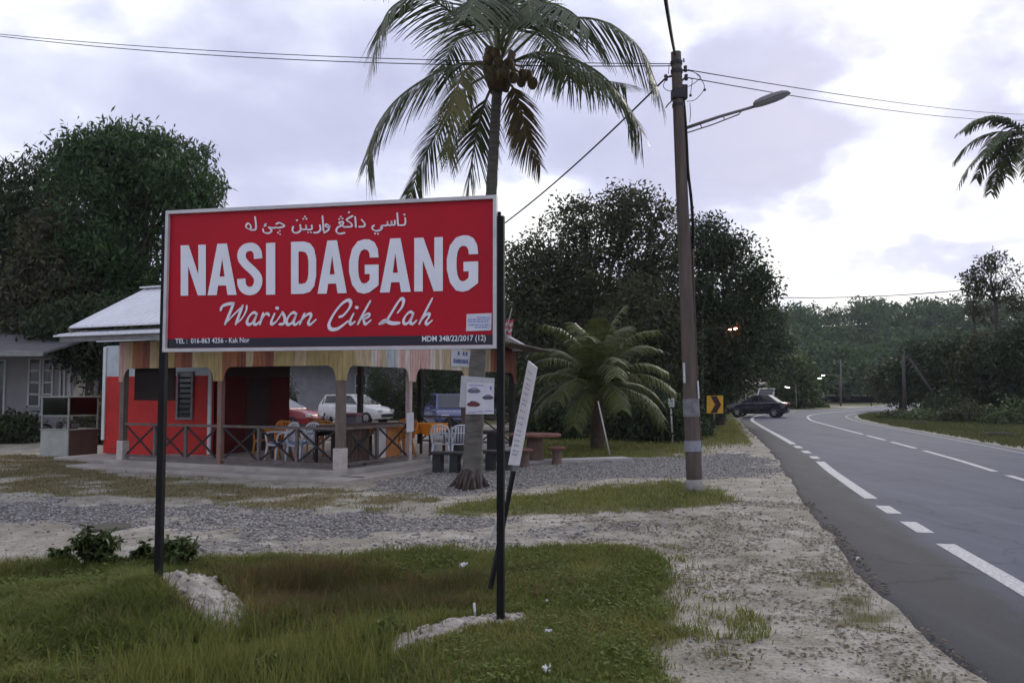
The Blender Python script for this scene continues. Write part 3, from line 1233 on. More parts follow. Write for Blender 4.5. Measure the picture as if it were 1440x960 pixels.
def heap(name, outline, hmax, label, m, seed, chunks, rough=1.0):
    """Lumpy mound of broken cement and sand over an outline on the ground."""
    HEAPS.append(outline)
    xs = [p[0] for p in outline]
    ys = [p[1] for p in outline]
    st = 0.022
    X, Y = np.meshgrid(np.arange(min(xs) - .1, max(xs) + .1, st), np.arange(min(ys) - .1, max(ys) + .1, st))
    d = sdist(X.ravel(), Y.ravel(), outline).reshape(X.shape)
    n = fbm(X * 4, Y * 4, seed, 5)
    r = fbm(X * 13, Y * 13, seed + 3, 4)
    h = np.clip((d + .05 + (n - .5) * .12) / .22, -.2, 1)
    z = ground_z(X, Y) + hmax * h * (.45 + .75 * n) + .12 * rough * (r - .5) * (h > 0) + .05 * rough * (fbm(X * 34, Y * 34, seed + 8, 2) - .5) * (h > 0)
    nx = X.shape[1]
    i, j = np.meshgrid(np.arange(nx - 1), np.arange(X.shape[0] - 1))
    a = (j * nx + i).ravel()
    keep = (h[:-1, :-1] > -.15).ravel()
    Q = np.stack([a, a + 1, a + nx + 1, a + nx], 1)[keep]
    cx, cy = float(np.mean(xs)), float(np.mean(ys))
    root = thing(name, (cx, cy, gz(cx, cy)), label, 'rubble')
    np_mesh('mound', np.stack([X.ravel(), Y.ravel(), z.ravel()], 1), Q, m, root, smooth=False)
    rr = random.Random(seed)
    for _ in range(chunks):
        while True:
            x, y = rr.uniform(min(xs), max(xs)), rr.uniform(min(ys), max(ys))
            if sdist(np.array([x]), np.array([y]), outline)[0] > .02:
                break
        s = rr.uniform(.01, .034) * (1 if hmax > .07 else .7)
        k = (int((y - (min(ys) - .1)) / st), int((x - (min(xs) - .1)) / st))
        zz = z[min(k[0], z.shape[0] - 1), min(k[1], z.shape[1] - 1)]
        rock(s, rr).build_at('lump', (x, y, zz + s * .2), m, root)
    return root


class rock(MB):
    def __init__(self, s, rr):
        super().__init__()
        bm = bmesh.new()
        bmesh.ops.create_icosphere(bm, subdivisions=1, radius=s)
        sx, sy, sz = rr.uniform(.7, 1.3), rr.uniform(.7, 1.2), rr.uniform(.5, .85)
        vs = [Vector((v.co.x * sx, v.co.y * sy, v.co.z * sz)) * rr.uniform(.72, 1.2) for v in bm.verts]
        bm.verts.index_update()
        self.add(vs, [tuple(v.index for v in f.verts) for f in bm.faces])
        bm.free()

    def build_at(self, name, loc, m, parent):
        self.v = [v + Vector(loc) for v in self.v]
        return self.build(name, m, parent)


heap_m = mat('cement_spoil', (.46, .43, .39), .95, .2, 8, bump=.9, col2=(.20, .17, .135), bscale=45)
heap('cement_heap', gpoly([(205, 830), (250, 816), (310, 820), (352, 858), (348, 876), (310, 884), (262, 860), (215, 842)]), .075,
     'pale lumpy cement heap at the foot of the left signboard post', heap_m, 31, 80)
heap('cement_strip', gpoly([(545, 902), (560, 888), (625, 870), (690, 862), (752, 858), (735, 870), (660, 878), (600, 897), (556, 910)]), .055,
     'low strip of pale cement spilling from the foot of the right signboard post', heap_m, 47, 60, .5)
# ------------------------------------------------------------------ utility pole with street lamp
def cable(name, a, b, sag, r, label, cat='cable', group=None, n=24, m=None):
    pts = []
    for i in range(n + 1):
        t = i / n
        p = a.lerp(b, t)
        pts.append(p - Vector((0, 0, sag * 4 * t * (1 - t))))
    o = MB().tube(pts, r, 6).build(name, m or mat('black_cable', (.018, .018, .02), .6, .2, 5), None, smooth=True)
    # origin at the first end
    me = o.data
    me.transform(Matrix.Translation(-a))
    o.location = a
    return tag(o, label, cat, group)


PB = G(977, 690)
PTOP = P(950.5, 74, PB.y + .05)


def pole_at(t):
    return PB.lerp(PTOP, t)


def build_pole():
    root = thing('utility_pole', PB, 'tall weathered grey-brown utility pole with street lamp arm beside the road', 'utility pole')
    wood = mat('pole_wood', (.135, .105, .09), .9, .3, 3, bump=.5, col2=(.07, .055, .05), stretch=(4, 4, .35), bscale=14)
    pale = mat('pole_cement', (.30, .28, .265), .9, .25, 6, bump=.5)
    iron = mat('dark_iron', (.03, .03, .034), .6, .3, 8)
    pts, rs = [], []
    for i in range(15):
        t = i / 14
        pts.append(pole_at(-.02 + 1.02 * t))
        rs.append(.135 + (.088 - .135) * t)
    shaft = MB().tube(pts, rs, 14).build('shaft', wood, root, smooth=True)
    MB().tube([pole_at(-.005), pole_at(.018), pole_at(.026)], [.17, .15, .139], 14).build('concrete_collar', pale, root, smooth=True)
    # pale render running up one side, bands of tin, paper bills
    for (t0, t1, rr_, m, nm) in ((.088, .112, .141, mat('tin_band', (.24, .255, .29), .6, .2, 10), 'tin_band'), (.165, .205, .136, mat('grey_bill', (.19, .185, .20), .85, .35, 9), 'paper_bill')):
        MB().tube([pole_at(t0), pole_at(t1)], [rr_ + .003, rr_ + .001], 14, cap=False).build(nm, m, root, smooth=True)
    side = Vector((.55, -.82, 0))
    for (t0, t1, w, sd, cm) in ((.0, .10, .05, (.95, -.3), 'c'), (.205, .245, .055, (.88, -.48), 'w'), (.24, .285, .04, (-.80, -.60), 'w')):
        s = Vector((sd[0], sd[1], 0)).normalized()
        a, b = pole_at(t0) + s * .138, pole_at(t1) + s * .133
        m = pale if cm == 'c' else mat('white_bill', (.55, .55, .55), .8, .15, 9)
        MB().bar(a, b, w, .012, up=tuple(s)).build('pale_patch' if cm == 'c' else 'notice', m, root)
    # ironwork at the top
    def at_px(px, py, dy=0.0):
        return P(px, py, PB.y + .05 + dy)
    for t in (.875, .90, .955, .975):
        MB().tube([pole_at(t - .004), pole_at(t + .004)], [.105, .105], 12, cap=False).build('pole_band', iron, root, smooth=True)
    br = MB()
    br.bar(pole_at(.955) + Vector((.06, 0, 0)), at_px(963.5, 98), .03, .03)
    br.bar(pole_at(.93) + Vector((.06, 0, 0)), at_px(964.5, 108), .03, .03)
    br.bar(pole_at(.945) - Vector((.06, 0, 0)), at_px(936, 109), .03, .03)
    br.build('bracket', iron, root)
    ins = mat('insulator', (.05, .04, .045), .3, .2, 8)
    for px, py in ((964, 97), (965, 109), (936.5, 109.5), (961.5, 85)):
        c = at_px(px, py)
        k = .6 if py == 85 else 1
        MB().lathe([(.001, -.055 * k), (.03 * k, -.05 * k), (.036 * k, -.02 * k), (.022 * k, 0), (.036 * k, .02 * k), (.03 * k, .05 * k), (.001, .055 * k)], c, 10).build('insulator', ins if k == 1 else mat('pale_insulator', (.4, .4, .4), .4), root, smooth=True)
    MB().box(at_px(960.5, 130), (.14, .13, .24)).build('junction_box', iron, root, bevel=.01)
    MB().box(at_px(953, 133), (.20, .23, .18)).build('clamp', iron, root, bevel=.01)
    # loose jumper wires
    wm = mat('black_cable', (0, 0, 0))
    for pl in ([(965, 99), (978, 103), (988, 115), (990, 126), (978, 140), (966, 143)], [(965, 110), (973, 112), (972, 124), (971, 136)],
               [(968, 98), (985, 108), (975, 118), (964, 124)], [(936, 112), (933, 122), (940, 128), (946, 127)],
               [(970, 145), (971, 158), (970, 172)], [(941, 90), (940, 104)]):
        MB().tube(spline([at_px(a, b, -.05) for a, b in pl], 6), .006, 5).build('jumper_wire', wm, root, smooth=True)
    for px, py in ((991, 126.5), (971, 134.5)):
        MB().tube([at_px(px - 1.5, py, -.05), at_px(px + 1.5, py, -.05)], [.022, .022], 8).build('connector', iron, root, smooth=True)
    MB().tube(spline([at_px(946, 141), at_px(940, 146), at_px(936, 152), at_px(939, 148), at_px(946, 141)], 4), .01, 5).build('loose_end', mat('grey_tie', (.35, .35, .36), .6), root, smooth=True)
    # thick cable clipped down the right side
    cpts = [at_px(961, 140, -.02), at_px(963, 160, -.02), at_px(965.5, 200, -.03), at_px(967.5, 240, -.05), at_px(972, 280, -.05), at_px(974.5, 320, -.03), at_px(974.5, 350, -.03)]
    MB().tube(spline(cpts, 6), .026, 8).build('riser_cable', wm, root, smooth=True)
    cp2 = [at_px(974.5, 350, -.03), at_px(976, 420, -.05), at_px(979, 500, -.08), at_px(982, 560, -.08), at_px(985, 620, -.03), at_px(987, 678, -.03)]
    MB().tube(spline(cp2, 6), .018, 8).build('riser_cable', mat('rust_pipe', (.09, .055, .045), .8, .3, 6), root, smooth=True)
    # street lamp on its arm
    grey = mat('lamp_grey', (.16, .165, .17), .5, .2, 6)
    a0, a1 = at_px(962, 181), P(1064, 149, PB.y - .35)
    arm = MB().tube([a0, a0.lerp(a1, .5) + Vector((0, 0, .015)), a1], [.03, .027, .025], 8).build('lamp_arm', grey, root, smooth=True)
    s0, s1 = at_px(966, 187), a0.lerp(a1, .76) - Vector((0, 0, .05))
    MB().tube([s0, s0.lerp(s1, .5) - Vector((0, 0, .015)), s1, a0.lerp(a1, .80)], .011, 6).build('arm_stay', grey, arm, smooth=True)
    for t in (.22, .55):
        MB().tube([a0.lerp(a1, t), s0.lerp(s1, t / .76)], .009, 5).build('stay_clip', grey, arm)
    h0, h1 = P(1060, 149, PB.y - .35), P(1111, 131, PB.y - .5)
    ax = (h1 - h0).normalized()
    up = (Vector((0, 0, 1)) - ax * ax.z).normalized()
    sd = ax.cross(up)
    L = (h1 - h0).length
    hood, lens = MB(), MB()
    prof = [(0, .055, .05), (.06, .09, .08), (.25, .125, .10), (.55, .135, .105), (.8, .115, .09), (.94, .07, .06), (1, .02, .03)]
    vs, fs = [], []
    for t, w, hh in prof:
        c = h0 + ax * (t * L)
        for k in range(9):
            a = math.pi * k / 8
            vs.append(c + sd * (w * math.cos(a)) + up * (hh * math.sin(a) * .95))
    for i in range(len(prof) - 1):
        fs += [(i * 9 + k, i * 9 + k + 1, (i + 1) * 9 + k + 1, (i + 1) * 9 + k) for k in range(8)]
    hood.add(vs, fs)
    fix_normals(hood.build('lamp_housing', grey, root, smooth=True))
    vs, fs = [], []
    for t, w, hh in prof:
        c = h0 + ax * (t * L)
        for k in range(9):
            a = math.pi * k / 8
            vs.append(c + sd * (w * .97 * math.cos(a)) - up * (hh * .55 * math.sin(a)) + up * .004)
    for i in range(len(prof) - 1):
        fs += [(i * 9 + k, i * 9 + k + 1, (i + 1) * 9 + k + 1, (i + 1) * 9 + k) for k in range(8)]
    lens.add(vs, fs)
    fix_normals(lens.build('lamp_lens', mat('milky_lens', (.34, .36, .36), .25, .08, 5, spec=.5), root, smooth=True))
    rim = MB().tube([h0 + ax * (t * L) + sd * w for t, w, _ in prof], .012, 5)
    rim.tube([h0 + ax * (t * L) - sd * w for t, w, _ in prof], .012, 5)
    rim.build('lamp_rim', grey, root, smooth=True)


build_pole()
# overhead lines
cable('power_line', P(964, 98, PB.y + .05), P(1480, 161, 46), .25, .0085, 'upper of two overhead wires running from the pole top to the right', group=None)
cable('power_line', P(965, 109, PB.y + .05), P(1480, 167, 46), .35, .0085, 'lower of two overhead wires running from the pole top to the right')
cable('service_cable', P(936, 110, PB.y + .05), P(700, 321, 21.5), .12, .016, 'thick black cable slanting from the pole down to the restaurant roof')
cable('aerial_cable', P(949, 75, PB.y + .05), P(932, -28, 8.5), .05, .024, 'thick twisted cable rising from the pole top out of the picture', n=16)
cable('telephone_line', P(944, 90, PB.y + .05), P(-60, 42, 22), .20, .008, 'straighter of the two wires crossing the sky left of the pole', n=40)
cable('telephone_line', P(944, 93, PB.y + .05), P(-60, 43.5, 22), .27, .009, 'lower sagging wire crossing the sky left of the pole', n=40)
# ------------------------------------------------------------------ coconut palms
def frond_mesh(pts, n_leaf, leaf_len, rr, rachis_r=.022, droop=.7, width=.045, spread=1.0, ragged=.12, bare=.14, lift=.12):
    """One frond: arching rachis with two rows of narrow hanging leaflets. Returns V, Q, tint."""
    c = spline(pts, 10)
    n = len(c)
    V, Q, T = [], [], []

    def quad(a, b, c_, d, t):
        k = len(V)
        V.extend([a, b, c_, d])
        Q.append((k, k + 1, k + 2, k + 3))
        T.extend([t] * 4)
    # rachis as a three-sided rod
    for i in range(n - 1):
        d = (c[i + 1] - c[i]).normalized()
        s = d.cross(Vector((0, 0, 1)))
        s = s.normalized() if s.length > 1e-4 else Vector((1, 0, 0))
        u = s.cross(d)
        r0, r1 = rachis_r * (1 - .85 * i / n), rachis_r * (1 - .85 * (i + 1) / n)
        ring0 = [c[i] + s * r0, c[i] + u * r0, c[i] - s * r0, c[i] - u * r0]
        ring1 = [c[i + 1] + s * r1, c[i + 1] + u * r1, c[i + 1] - s * r1, c[i + 1] - u * r1]
        for k in range(4):
            quad(ring0[k], ring0[(k + 1) % 4], ring1[(k + 1) % 4], ring1[k], 1.0)
    for j in range(n_leaf):
        t = bare + (1 - bare) * (j + rr.random() * .6) / n_leaf
        f = t * (n - 1)
        i = min(int(f), n - 2)
        p = c[i].lerp(c[i + 1], f - i)
        d = (c[i + 1] - c[i]).normalized()
        s = d.cross(Vector((0, 0, 1)))
        s = s.normalized() if s.length > 1e-3 else Vector((1, 0, 0))
        L = leaf_len * (math.sin(math.pi * (t * .78 + .14)) ** .38) * rr.uniform(.85, 1.1)
        for sg in (-1, 1):
            if rr.random() < ragged:
                continue
            out = (s * sg * spread + d * rr.uniform(.45, .85) + Vector((0, 0, lift))).normalized()
            tilt = rr.uniform(-.12, .12)
            q = p.copy()
            dirv = out
            w = width * rr.uniform(.8, 1.2)
            tv = rr.uniform(0, .55)
            prev = None
            segs = 4
            for k in range(segs + 1):
                a = k / segs
                wd = w * (1 - a) ** .6 * (0.6 + .8 * min(a * 4, 1)) if k < segs else .004
                nrm = d.cross(dirv)
                side = (d - dirv * d.dot(dirv))
                side = side.normalized() if side.length > 1e-4 else s
                cur = (q - side * wd / 2, q + side * wd / 2)
                if prev:
                    quad(prev[0], prev[1], cur[1], cur[0], min(1, tv + .2 * a))
                prev = cur
                dirv = (dirv + Vector((tilt * .2, 0, -droop * (.32 + .5 * a)))).normalized()
                q = q + dirv * (L / segs)
    return np.array([tuple(v) for v in V]), np.array(Q), np.array(T)


palm_leaf = leaf_mat('palm_leaf', (.034, .062, .024), (.125, .14, .055), .42, .28)
palm_leaf_y = leaf_mat('palm_leaf_yellowing', (.075, .09, .026), (.20, .175, .06), .5, .25)
palm_leaf_dead = leaf_mat('palm_leaf_dead', (.075, .068, .032), (.21, .16, .085), .7, .2)
palm_leaf_young = leaf_mat('young_palm_leaf', (.046, .066, .016), (.135, .140, .044), .5, .25)


def build_coconut():
    base = G(662, 686)
    Y = base.y
    root = thing('coconut_palm', base, 'tall coconut palm with a full crown and coconuts behind the signboard', 'palm tree')
    bark = mat('palm_bark', (.15, .14, .125), .9, .3, 3, bump=.8, col2=(.07, .064, .056), stretch=(1, 1, 5), bscale=9)
    ctr = [(662, 700), (664, 660), (667, 600), (671, 520), (679, 420), (688, 320), (693, 230), (697, 160), (700, 118)]
    wid = [46, 33, 30, 28, 24, 20, 18, 17, 18]
    pts = [P(a, b, Y + .02 * i) for i, (a, b) in enumerate(ctr)]
    sp = spline(pts, 9)
    rs = np.interp(np.linspace(0, 1, len(sp)), np.linspace(0, 1, len(wid)), [w * .84 / 2 / F_PX * Y for w in wid])
    rs = [r * (1 + .035 * math.sin(i * 2.1) + .03 * ((i % 3) == 0)) for i, r in enumerate(rs)]
    MB().tube(sp, rs, 14).build('trunk', bark, root, smooth=True)
    # root boss
    rb = MB()
    rr = random.Random(3)
    for k in range(110):
        a = rr.uniform(0, 2 * math.pi)
        r0, r1 = rr.uniform(.10, .17), rr.uniform(.16, .36) * (1 + .3 * math.sin(3 * a))
        p0 = base + Vector((math.cos(a) * r0, math.sin(a) * r0, rr.uniform(.04, .34)))
        p1 = base + Vector((math.cos(a) * r1 - .04, math.sin(a) * r1, -.03))
        rb.tube([p0, p0.lerp(p1, .5) + Vector((0, 0, .05)), p1], [rr.uniform(.012, .03), rr.uniform(.02, .038), .014], 5)
    rb.build('root_boss', mat('palm_root', (.075, .058, .05), .95, .3, 9, bump=.8), root, smooth=True)
    C = P(702, 95, Y + .15)

    def px(a, b, dy=0):
        return P(a, b, Y + .15 + dy)
    # rachis lines (photo column, row, depth offset)
    fr = [
        ([(700, 80, 0), (655, 35, -.3), (598, -4, -.7), (548, 14, -1.0), (524, 80, -1.1)], 'n', 1.0),
        ([(695, 92, 0), (640, 92, -.2), (570, 130, -.4), (530, 178, -.5), (515, 232, -.5)], 'n', 1.0),
        ([(695, 100, .1), (650, 130, .6), (612, 190, 1.0), (588, 240, 1.1), (572, 292, 1.2)], 'n', .8),
        ([(697, 110, -.1), (680, 150, .3), (668, 200, .5), (660, 250, .5), (652, 300, .5)], 'n', .8),
        ([(700, 95, -.1), (672, 88, -.9), (648, 110, -1.5), (636, 160, -1.7), (630, 225, -1.7)], 'y', .6),
        ([(706, 90, 0), (770, 35, -.2), (840, 28, -.4), (897, 65, -.5), (925, 122, -.6)], 'n', 1.1),
        ([(706, 94, 0), (760, 74, -.4), (825, 92, -.8), (870, 130, -1.0), (902, 185, -1.0)], 'n', .95),
        ([(708, 95, .2), (745, 80, .9), (790, 92, 1.6), (835, 110, 1.9), (880, 118, 2.1)], 'n', .9),
        ([(706, 105, 0), (725, 130, .4), (735, 165, .6), (742, 200, .7), (760, 232, .8)], 'd', .6),
        ([(704, 85, -.1), (725, 30, -1.0), (760, 5, -1.9), (800, 15, -2.4), (830, 45, -2.6)], 'n', .95),
        ([(704, 82, 0), (735, 20, .2), (770, -40, .4), (825, -75, .6), (890, -80, .7)], 'n', 1.1),
        ([(702, 80, .1), (715, 0, .5), (740, -80, .9), (780, -150, 1.1), (830, -190, 1.2)], 'n', 1.1),
        ([(700, 80, 0), (690, 0, .1), (670, -80, .2), (635, -150, .3), (590, -190, .3)], 'n', 1.1),
        ([(700, 82, .1), (670, 20, .6), (625, -40, 1.1), (570, -65, 1.4), (515, -50, 1.6)], 'n', 1.1),
        ([(702, 84, -.1), (700, 30, -1.0), (690, -5, -1.9), (672, -5, -2.7), (655, 25, -3.2)], 'n', .95),
        ([(702, 82, -.1), (715, 25, -.9), (730, -10, -1.6), (742, 0, -2.3), (748, 35, -2.8)], 'n', .95),
        ([(702, 84, .1), (690, 45, 1.2), (668, 40, 2.2), (640, 60, 3.0), (620, 100, 3.4)], 'n', .9),
        ([(704, 84, .1), (735, 50, 1.3), (760, 45, 2.4), (785, 70, 3.1), (800, 110, 3.4)], 'n', .9),
        ([(700, 80, 0), (698, 10, -.2), (700, -70, -.3), (706, -150, -.4), (714, -220, -.4)], 'n', .9),
    ]
    r2 = random.Random(17)
    for pl, kind, k in fr:
        V, Q, T = frond_mesh([px(*q) for q in pl], 92, 1.12 * k, r2, .032, .26, .027, lift=-.30, bare=.18)
        np_mesh('frond', V, Q, {'n': palm_leaf, 'y': palm_leaf_y, 'd': palm_leaf_dead}[kind], root, tint=T)
    # old sheath fibre and dead stalks under the crown
    fb = MB()
    for k in range(26):
        a = r2.uniform(0, 2 * math.pi)
        p0 = C + Vector((math.cos(a) * .10, math.sin(a) * .10, -.35 + r2.uniform(-.1, .1)))
        p1 = C + Vector((math.cos(a) * .28, math.sin(a) * .28, -.05 + r2.uniform(-.1, .3)))
        fb.tube([p0, p0.lerp(p1, .5), p1], [.07, .06, .03], 6)
    fb.build('leaf_sheath', mat('palm_sheath', (.10, .066, .04), .9, .4, 6, bump=.6), root, smooth=True)
    nut = mat('coconut_husk', (.135, .085, .038), .6, .4, 5, col2=(.07, .058, .022))
    for a, b, dy in ((687, 84, -.9), (701, 87, -1.0), (716, 91, -.9), (735, 104, -.7), (749, 117, -.6), (733, 115, -.5), (711, 101, -.95), (697, 76, -.9), (722, 109, -.8), (688, 72, -.85), (742, 106, -.55)):
        c = px(a, b, dy)
        m = MB()
        s = r2.uniform(.076, .096)
        m.lathe([(.001, -1.2 * s), (.45 * s, -1.08 * s), (.85 * s, -.6 * s), (1.0 * s, 0), (.9 * s, .55 * s), (.5 * s, 1.0 * s), (.001, 1.15 * s)], c, 10)
        m.build('coconut', nut, root, smooth=True)
    st = MB()
    for a, b in ((700, 112), (722, 106), (742, 110), (735, 95)):
        st.tube([px(702, 95), px((702 + a) / 2, (95 + b) / 2 - 6, -.25), px(a, b, -.3)], [.03, .025, .015], 5)
    st.build('fruit_stalk', mat('fruit_stalk', (.16, .12, .05), .8, .3, 6), root, smooth=True)
    return base


COCO = build_coconut()


def radial_palm(name, base, height, trunk_r, lean, n_fr, length, label, leafm, seed, leaf_len=.7, up=.9, n_leaf=46, trunk_m=None, droop=.6, width=.05, arch=.34, hang=1.25):
    rr = random.Random(seed)
    root = thing(name, base, label, 'palm tree')
    top = base + Vector((lean[0], lean[1], height))
    pts = [base - Vector((0, 0, .1)), base.lerp(top, .3) + Vector((lean[0] * -.1, 0, 0)), base.lerp(top, .7), top]
    sp = spline(pts, 6)
    bark = trunk_m or mat('palm_bark', (0, 0, 0))
    MB().tube(sp, [trunk_r * (1.25 - .5 * i / len(sp)) for i in range(len(sp))], 10).build('trunk', bark, root, smooth=True)
    for k in range(n_fr):
        az = 2 * math.pi * (k * .381966 + rr.uniform(-.04, .04))
        el = up * (1 - (k / n_fr) * hang)            # radians above level, later ones hang
        L = length * rr.uniform(.85, 1.1)
        p, d = top.copy(), Vector((math.cos(az) * math.cos(el), math.sin(az) * math.cos(el), math.sin(el)))
        line = [p.copy()]
        for s_ in range(5):
            p = p + d * (L / 5)
            line.append(p.copy())
            d = (d + Vector((0, 0, -arch - .05 * s_))).normalized()
        V, Q, T = frond_mesh(line, n_leaf, leaf_len, rr, .03, droop, width)
        np_mesh('frond', V, Q, leafm, root, tint=T)
    return root


yb = G(840, 632)
radial_palm('young_coconut_palm', yb, 1.65, .17, (.02, 0), 30, 2.5, 'short young coconut palm with arching fronds near the roadside trees', palm_leaf_young, 5, .62, 1.45,
            n_leaf=64, arch=.27, width=.03, hang=.98, trunk_m=mat('young_palm_trunk', (.075, .05, .036), .95, .35, 7, bump=.8))
fp = Vector(((1492 - 720) / F_PX * 42, 42, 0))
radial_palm('distant_coconut_palm', fp, P(1440, 196, 42).z, .17, (-1.15, 0), 22, 4.0, 'tall coconut palm at the right edge of the picture across the road', palm_leaf, 9, 1.0, 1.1, n_leaf=56, droop=.5, width=.07)
# ------------------------------------------------------------------ open-sided restaurant
RC = Vector((-3.3, 16.5, 0))
RZ = -math.atan2(.426, .905)
XL, YB = -5.88, 7.75               # porch: X from XL to 0, Y from 0 to YB
SLAB = .15


def rw(x, y, z=0.0):
    """Restaurant coordinates to the world."""
    v = Matrix.Rotation(RZ, 3, 'Z') @ Vector((x, y, 0))
    return RC + v + Vector((0, 0, z))


def build_restaurant():
    root = thing('restaurant', (0, 0, 0), 'open-sided wooden restaurant with red walls, striped scalloped boards and pale metal roof', 'restaurant')
    conc = mat('porch_concrete', (.40, .37, .34), .9, .2, 3, bump=.4, col2=(.27, .245, .22))
    red = mat('wall_red', (.46, .032, .028), .7, .22, 1.8, spec=.2)
    pale = mat('wall_pale', (.50, .56, .60), .7, .15, 4)
    wood = mat('post_wood', (.20, .16, .135), .85, .3, 4, col2=(.105, .08, .068), stretch=(3, 3, .5), bump=.4)
    oldw = mat('rail_wood', (.17, .145, .135), .85, .35, 5, col2=(.09, .07, .065))
    blk = mat('brace_black', (.022, .02, .02), .7, .3, 6)
    brown = mat('counter_brown', (.10, .055, .042), .75, .35, 4, col2=(.045, .026, .022), stretch=(4, 4, .7))
    roof_m = mat('roof_metal', (.66, .67, .71), .5, .07, 2.5, metal=.0, spec=.4)
    # floor slab with a lower step round it
    fl = MB().box(((XL + .0) / 2 - .05, YB / 2, SLAB / 2 - .03), (-XL + .5, YB + .5, SLAB + .06)).build('floor_slab', conc, root, bevel=.015)
    MB().box((XL / 2 + .05, -.55, .02), (-XL + 1.5, .62, .09)).build('step', conc, root, bevel=.015)
    MB().box((.55, 3.2, .02), (.60, 7.2, .09)).build('step', conc, root, bevel=.015)
    MB().box((XL - 1.5, 1.9, .03), (2.6, 3.0, .10)).build('step', conc, root, bevel=.015)
    # posts
    bot = 2.62
    for x, y, w, kind in ((0, 0, .15, 'g'), (XL, 0, .13, 'g'), (XL / 2 - .1, 0, .11, 'r'), (0, 2.45, .11, 'p'), (0, 5.0, .12, 'g'), (0, YB, .13, 'd'), (XL / 2, YB, .12, 'd'), (-1.4, YB, .12, 'd'), (XL + .85, YB, .14, 'd')):
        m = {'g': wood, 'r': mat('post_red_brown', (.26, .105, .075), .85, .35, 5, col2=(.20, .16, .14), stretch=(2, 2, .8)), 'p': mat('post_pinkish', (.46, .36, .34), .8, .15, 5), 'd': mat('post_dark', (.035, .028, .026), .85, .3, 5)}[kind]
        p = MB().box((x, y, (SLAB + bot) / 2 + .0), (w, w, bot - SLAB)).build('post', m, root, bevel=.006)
        if kind == 'g':
            MB().box((x, y, SLAB + .18), (w + .055, w + .055, .46)).build('post_base', mat('post_base_concrete', (.46, .42, .385), .9, .2, 5, bump=.4), p, bevel=.01)
    # striped vertical boards with arches between the posts
    cols = {'y': (.40, .31, .14), 'o': (.31, .125, .062), 'c': (.47, .37, .23), 'w': (.60, .53, .46), 'p': (.56, .36, .31), 'b': (.42, .46, .48), 'r': (.22, .075, .05)}
    pm = {k: mat('board_' + k, c, .8, .28, 3, stretch=(5, 5, .8), bump=.3) for k, c in cols.items()}
    rr = random.Random(4)

    def arch(s, spans):
        """Lower edge height at s along the run: rounded openings hanging to a point at each post."""
        for a, b in spans:
            if a <= s <= b:
                e = min(s - a, b - s)
                half = .14
                r = .22
                if e < half:
                    return 1.86
                if e < half + r:
                    t = (e - half) / r
                    return 1.88 + (2.15 - 1.88) * math.sqrt(max(0, 1 - (1 - t) ** 2))
                return 2.15
        return 1.86

    def valance(run, spans, to3d, nrm, pattern, name='valance'):
        v = MB()
        a, b = to3d(0, 2.68), to3d(run, 2.68)
        v.bar(a - Vector(nrm) * .055, b - Vector(nrm) * .055, .05, .10)
        beam = v.build(name, oldw, root)
        pw = .105
        n = int(round(run / pw))
        pw = run / n
        for i in range(n):
            s0, s1 = i * pw + .0025, (i + 1) * pw - .0025
            k = pattern[i * len(pattern) // n]
            ts = np.linspace(s0, s1, 5)
            top = 2.73
            poly = [(t, arch(t, spans)) for t in ts] + [(s1, top), (s0, top)]
            off = rr.uniform(0, .006)
            m = MB()
            o = to3d(0, 0) + Vector(nrm) * off
            d = (to3d(1, 0) - to3d(0, 0))
            m.prism(poly, d, (0, 0, 1), nrm, .016, o)
            fix_normals(m.build('plank', pm[k], beam))
    L = -XL
    valance(L + .16, [(0, L / 2 - .02), (L / 2 - .02, L + .16)], lambda s, z: Vector((XL - .08 + s, -.075, z)), (0, -1, 0),
            'pccoorrcycyyoorrcyyyyyyooorccoorryyyyccyyyyyyy')
    valance(YB + .16, [(0, 2.53), (2.53, 5.08), (5.08, YB + .16)], lambda s, z: Vector((.075, -.08 + s, z)), (1, 0, 0),
            'yycccwpcbbwpwpppppwcwcccwwcccyccoccorrorrrrr')
    # railings: rails, uprights, black diagonal braces
    def railing(a, b, n, dirv, braces=True):
        a, b = Vector(a), Vector(b)
        nr = Vector((-dirv[1], dirv[0], 0))
        g = MB().bar(a + Vector((0, 0, .93)), b + Vector((0, 0, .93)), .07, .05).build('top_rail', oldw, root)
        MB().bar(a + Vector((0, 0, .24)), b + Vector((0, 0, .24)), .06, .05).build('bottom_rail', oldw, root)
        for i in range(n + 1):
            p = a.lerp(b, i / n)
            if 0 < i < n:
                MB().box(p + Vector((0, 0, .58)), (.06, .06, .66)).build('baluster', oldw, root)
            if i < n and braces:
                q = a.lerp(b, (i + 1) / n)
                for u, v in ((p, q), (q, p)):
                    d = (v - u).normalized() * .05
                    k = .012 if u is p else -.012
                    MB().bar(u + d + nr * k + Vector((0, 0, .28)), v - d + nr * k + Vector((0, 0, .89)), .02, .04).build('brace', blk, root)
    w2 = XL / 2 - .1
    railing((XL + .07, 0, 0), (w2 - .06, 0, 0), 3, (1, 0))
    railing((w2 + .06, 0, 0), (-.08, 0, 0), 3, (1, 0))
    railing((0, .08, 0), (0, 2.39, 0), 2, (0, 1))
    railing((XL / 2, YB, 0), (0, YB, 0), 3, (1, 0))
    # boarded counter inside the right corner
    for i in range(8):
        MB().box((-.10, .16 + i * .125, .55), (.02, .118, .68)).build('counter_board', brown, root)
    MB().box((-.14, 1.55, .57), (.02, .42, .62)).build('white_panel', mat('panel_white', (.58, .55, .53), .7, .1, 5), root)
    MB().box((-.14, 2.0, .57), (.02, .44, .62)).build('orange_panel', mat('panel_orange', (.42, .17, .05), .7, .2, 5), root)
    MB().box((-.35, 1.2, .965), (.6, 2.2, .035)).build('counter_top', brown, root)
    # the room at the back left
    X0, X1, Y0, Y1 = -8.55, -5.0, 1.74, 4.5
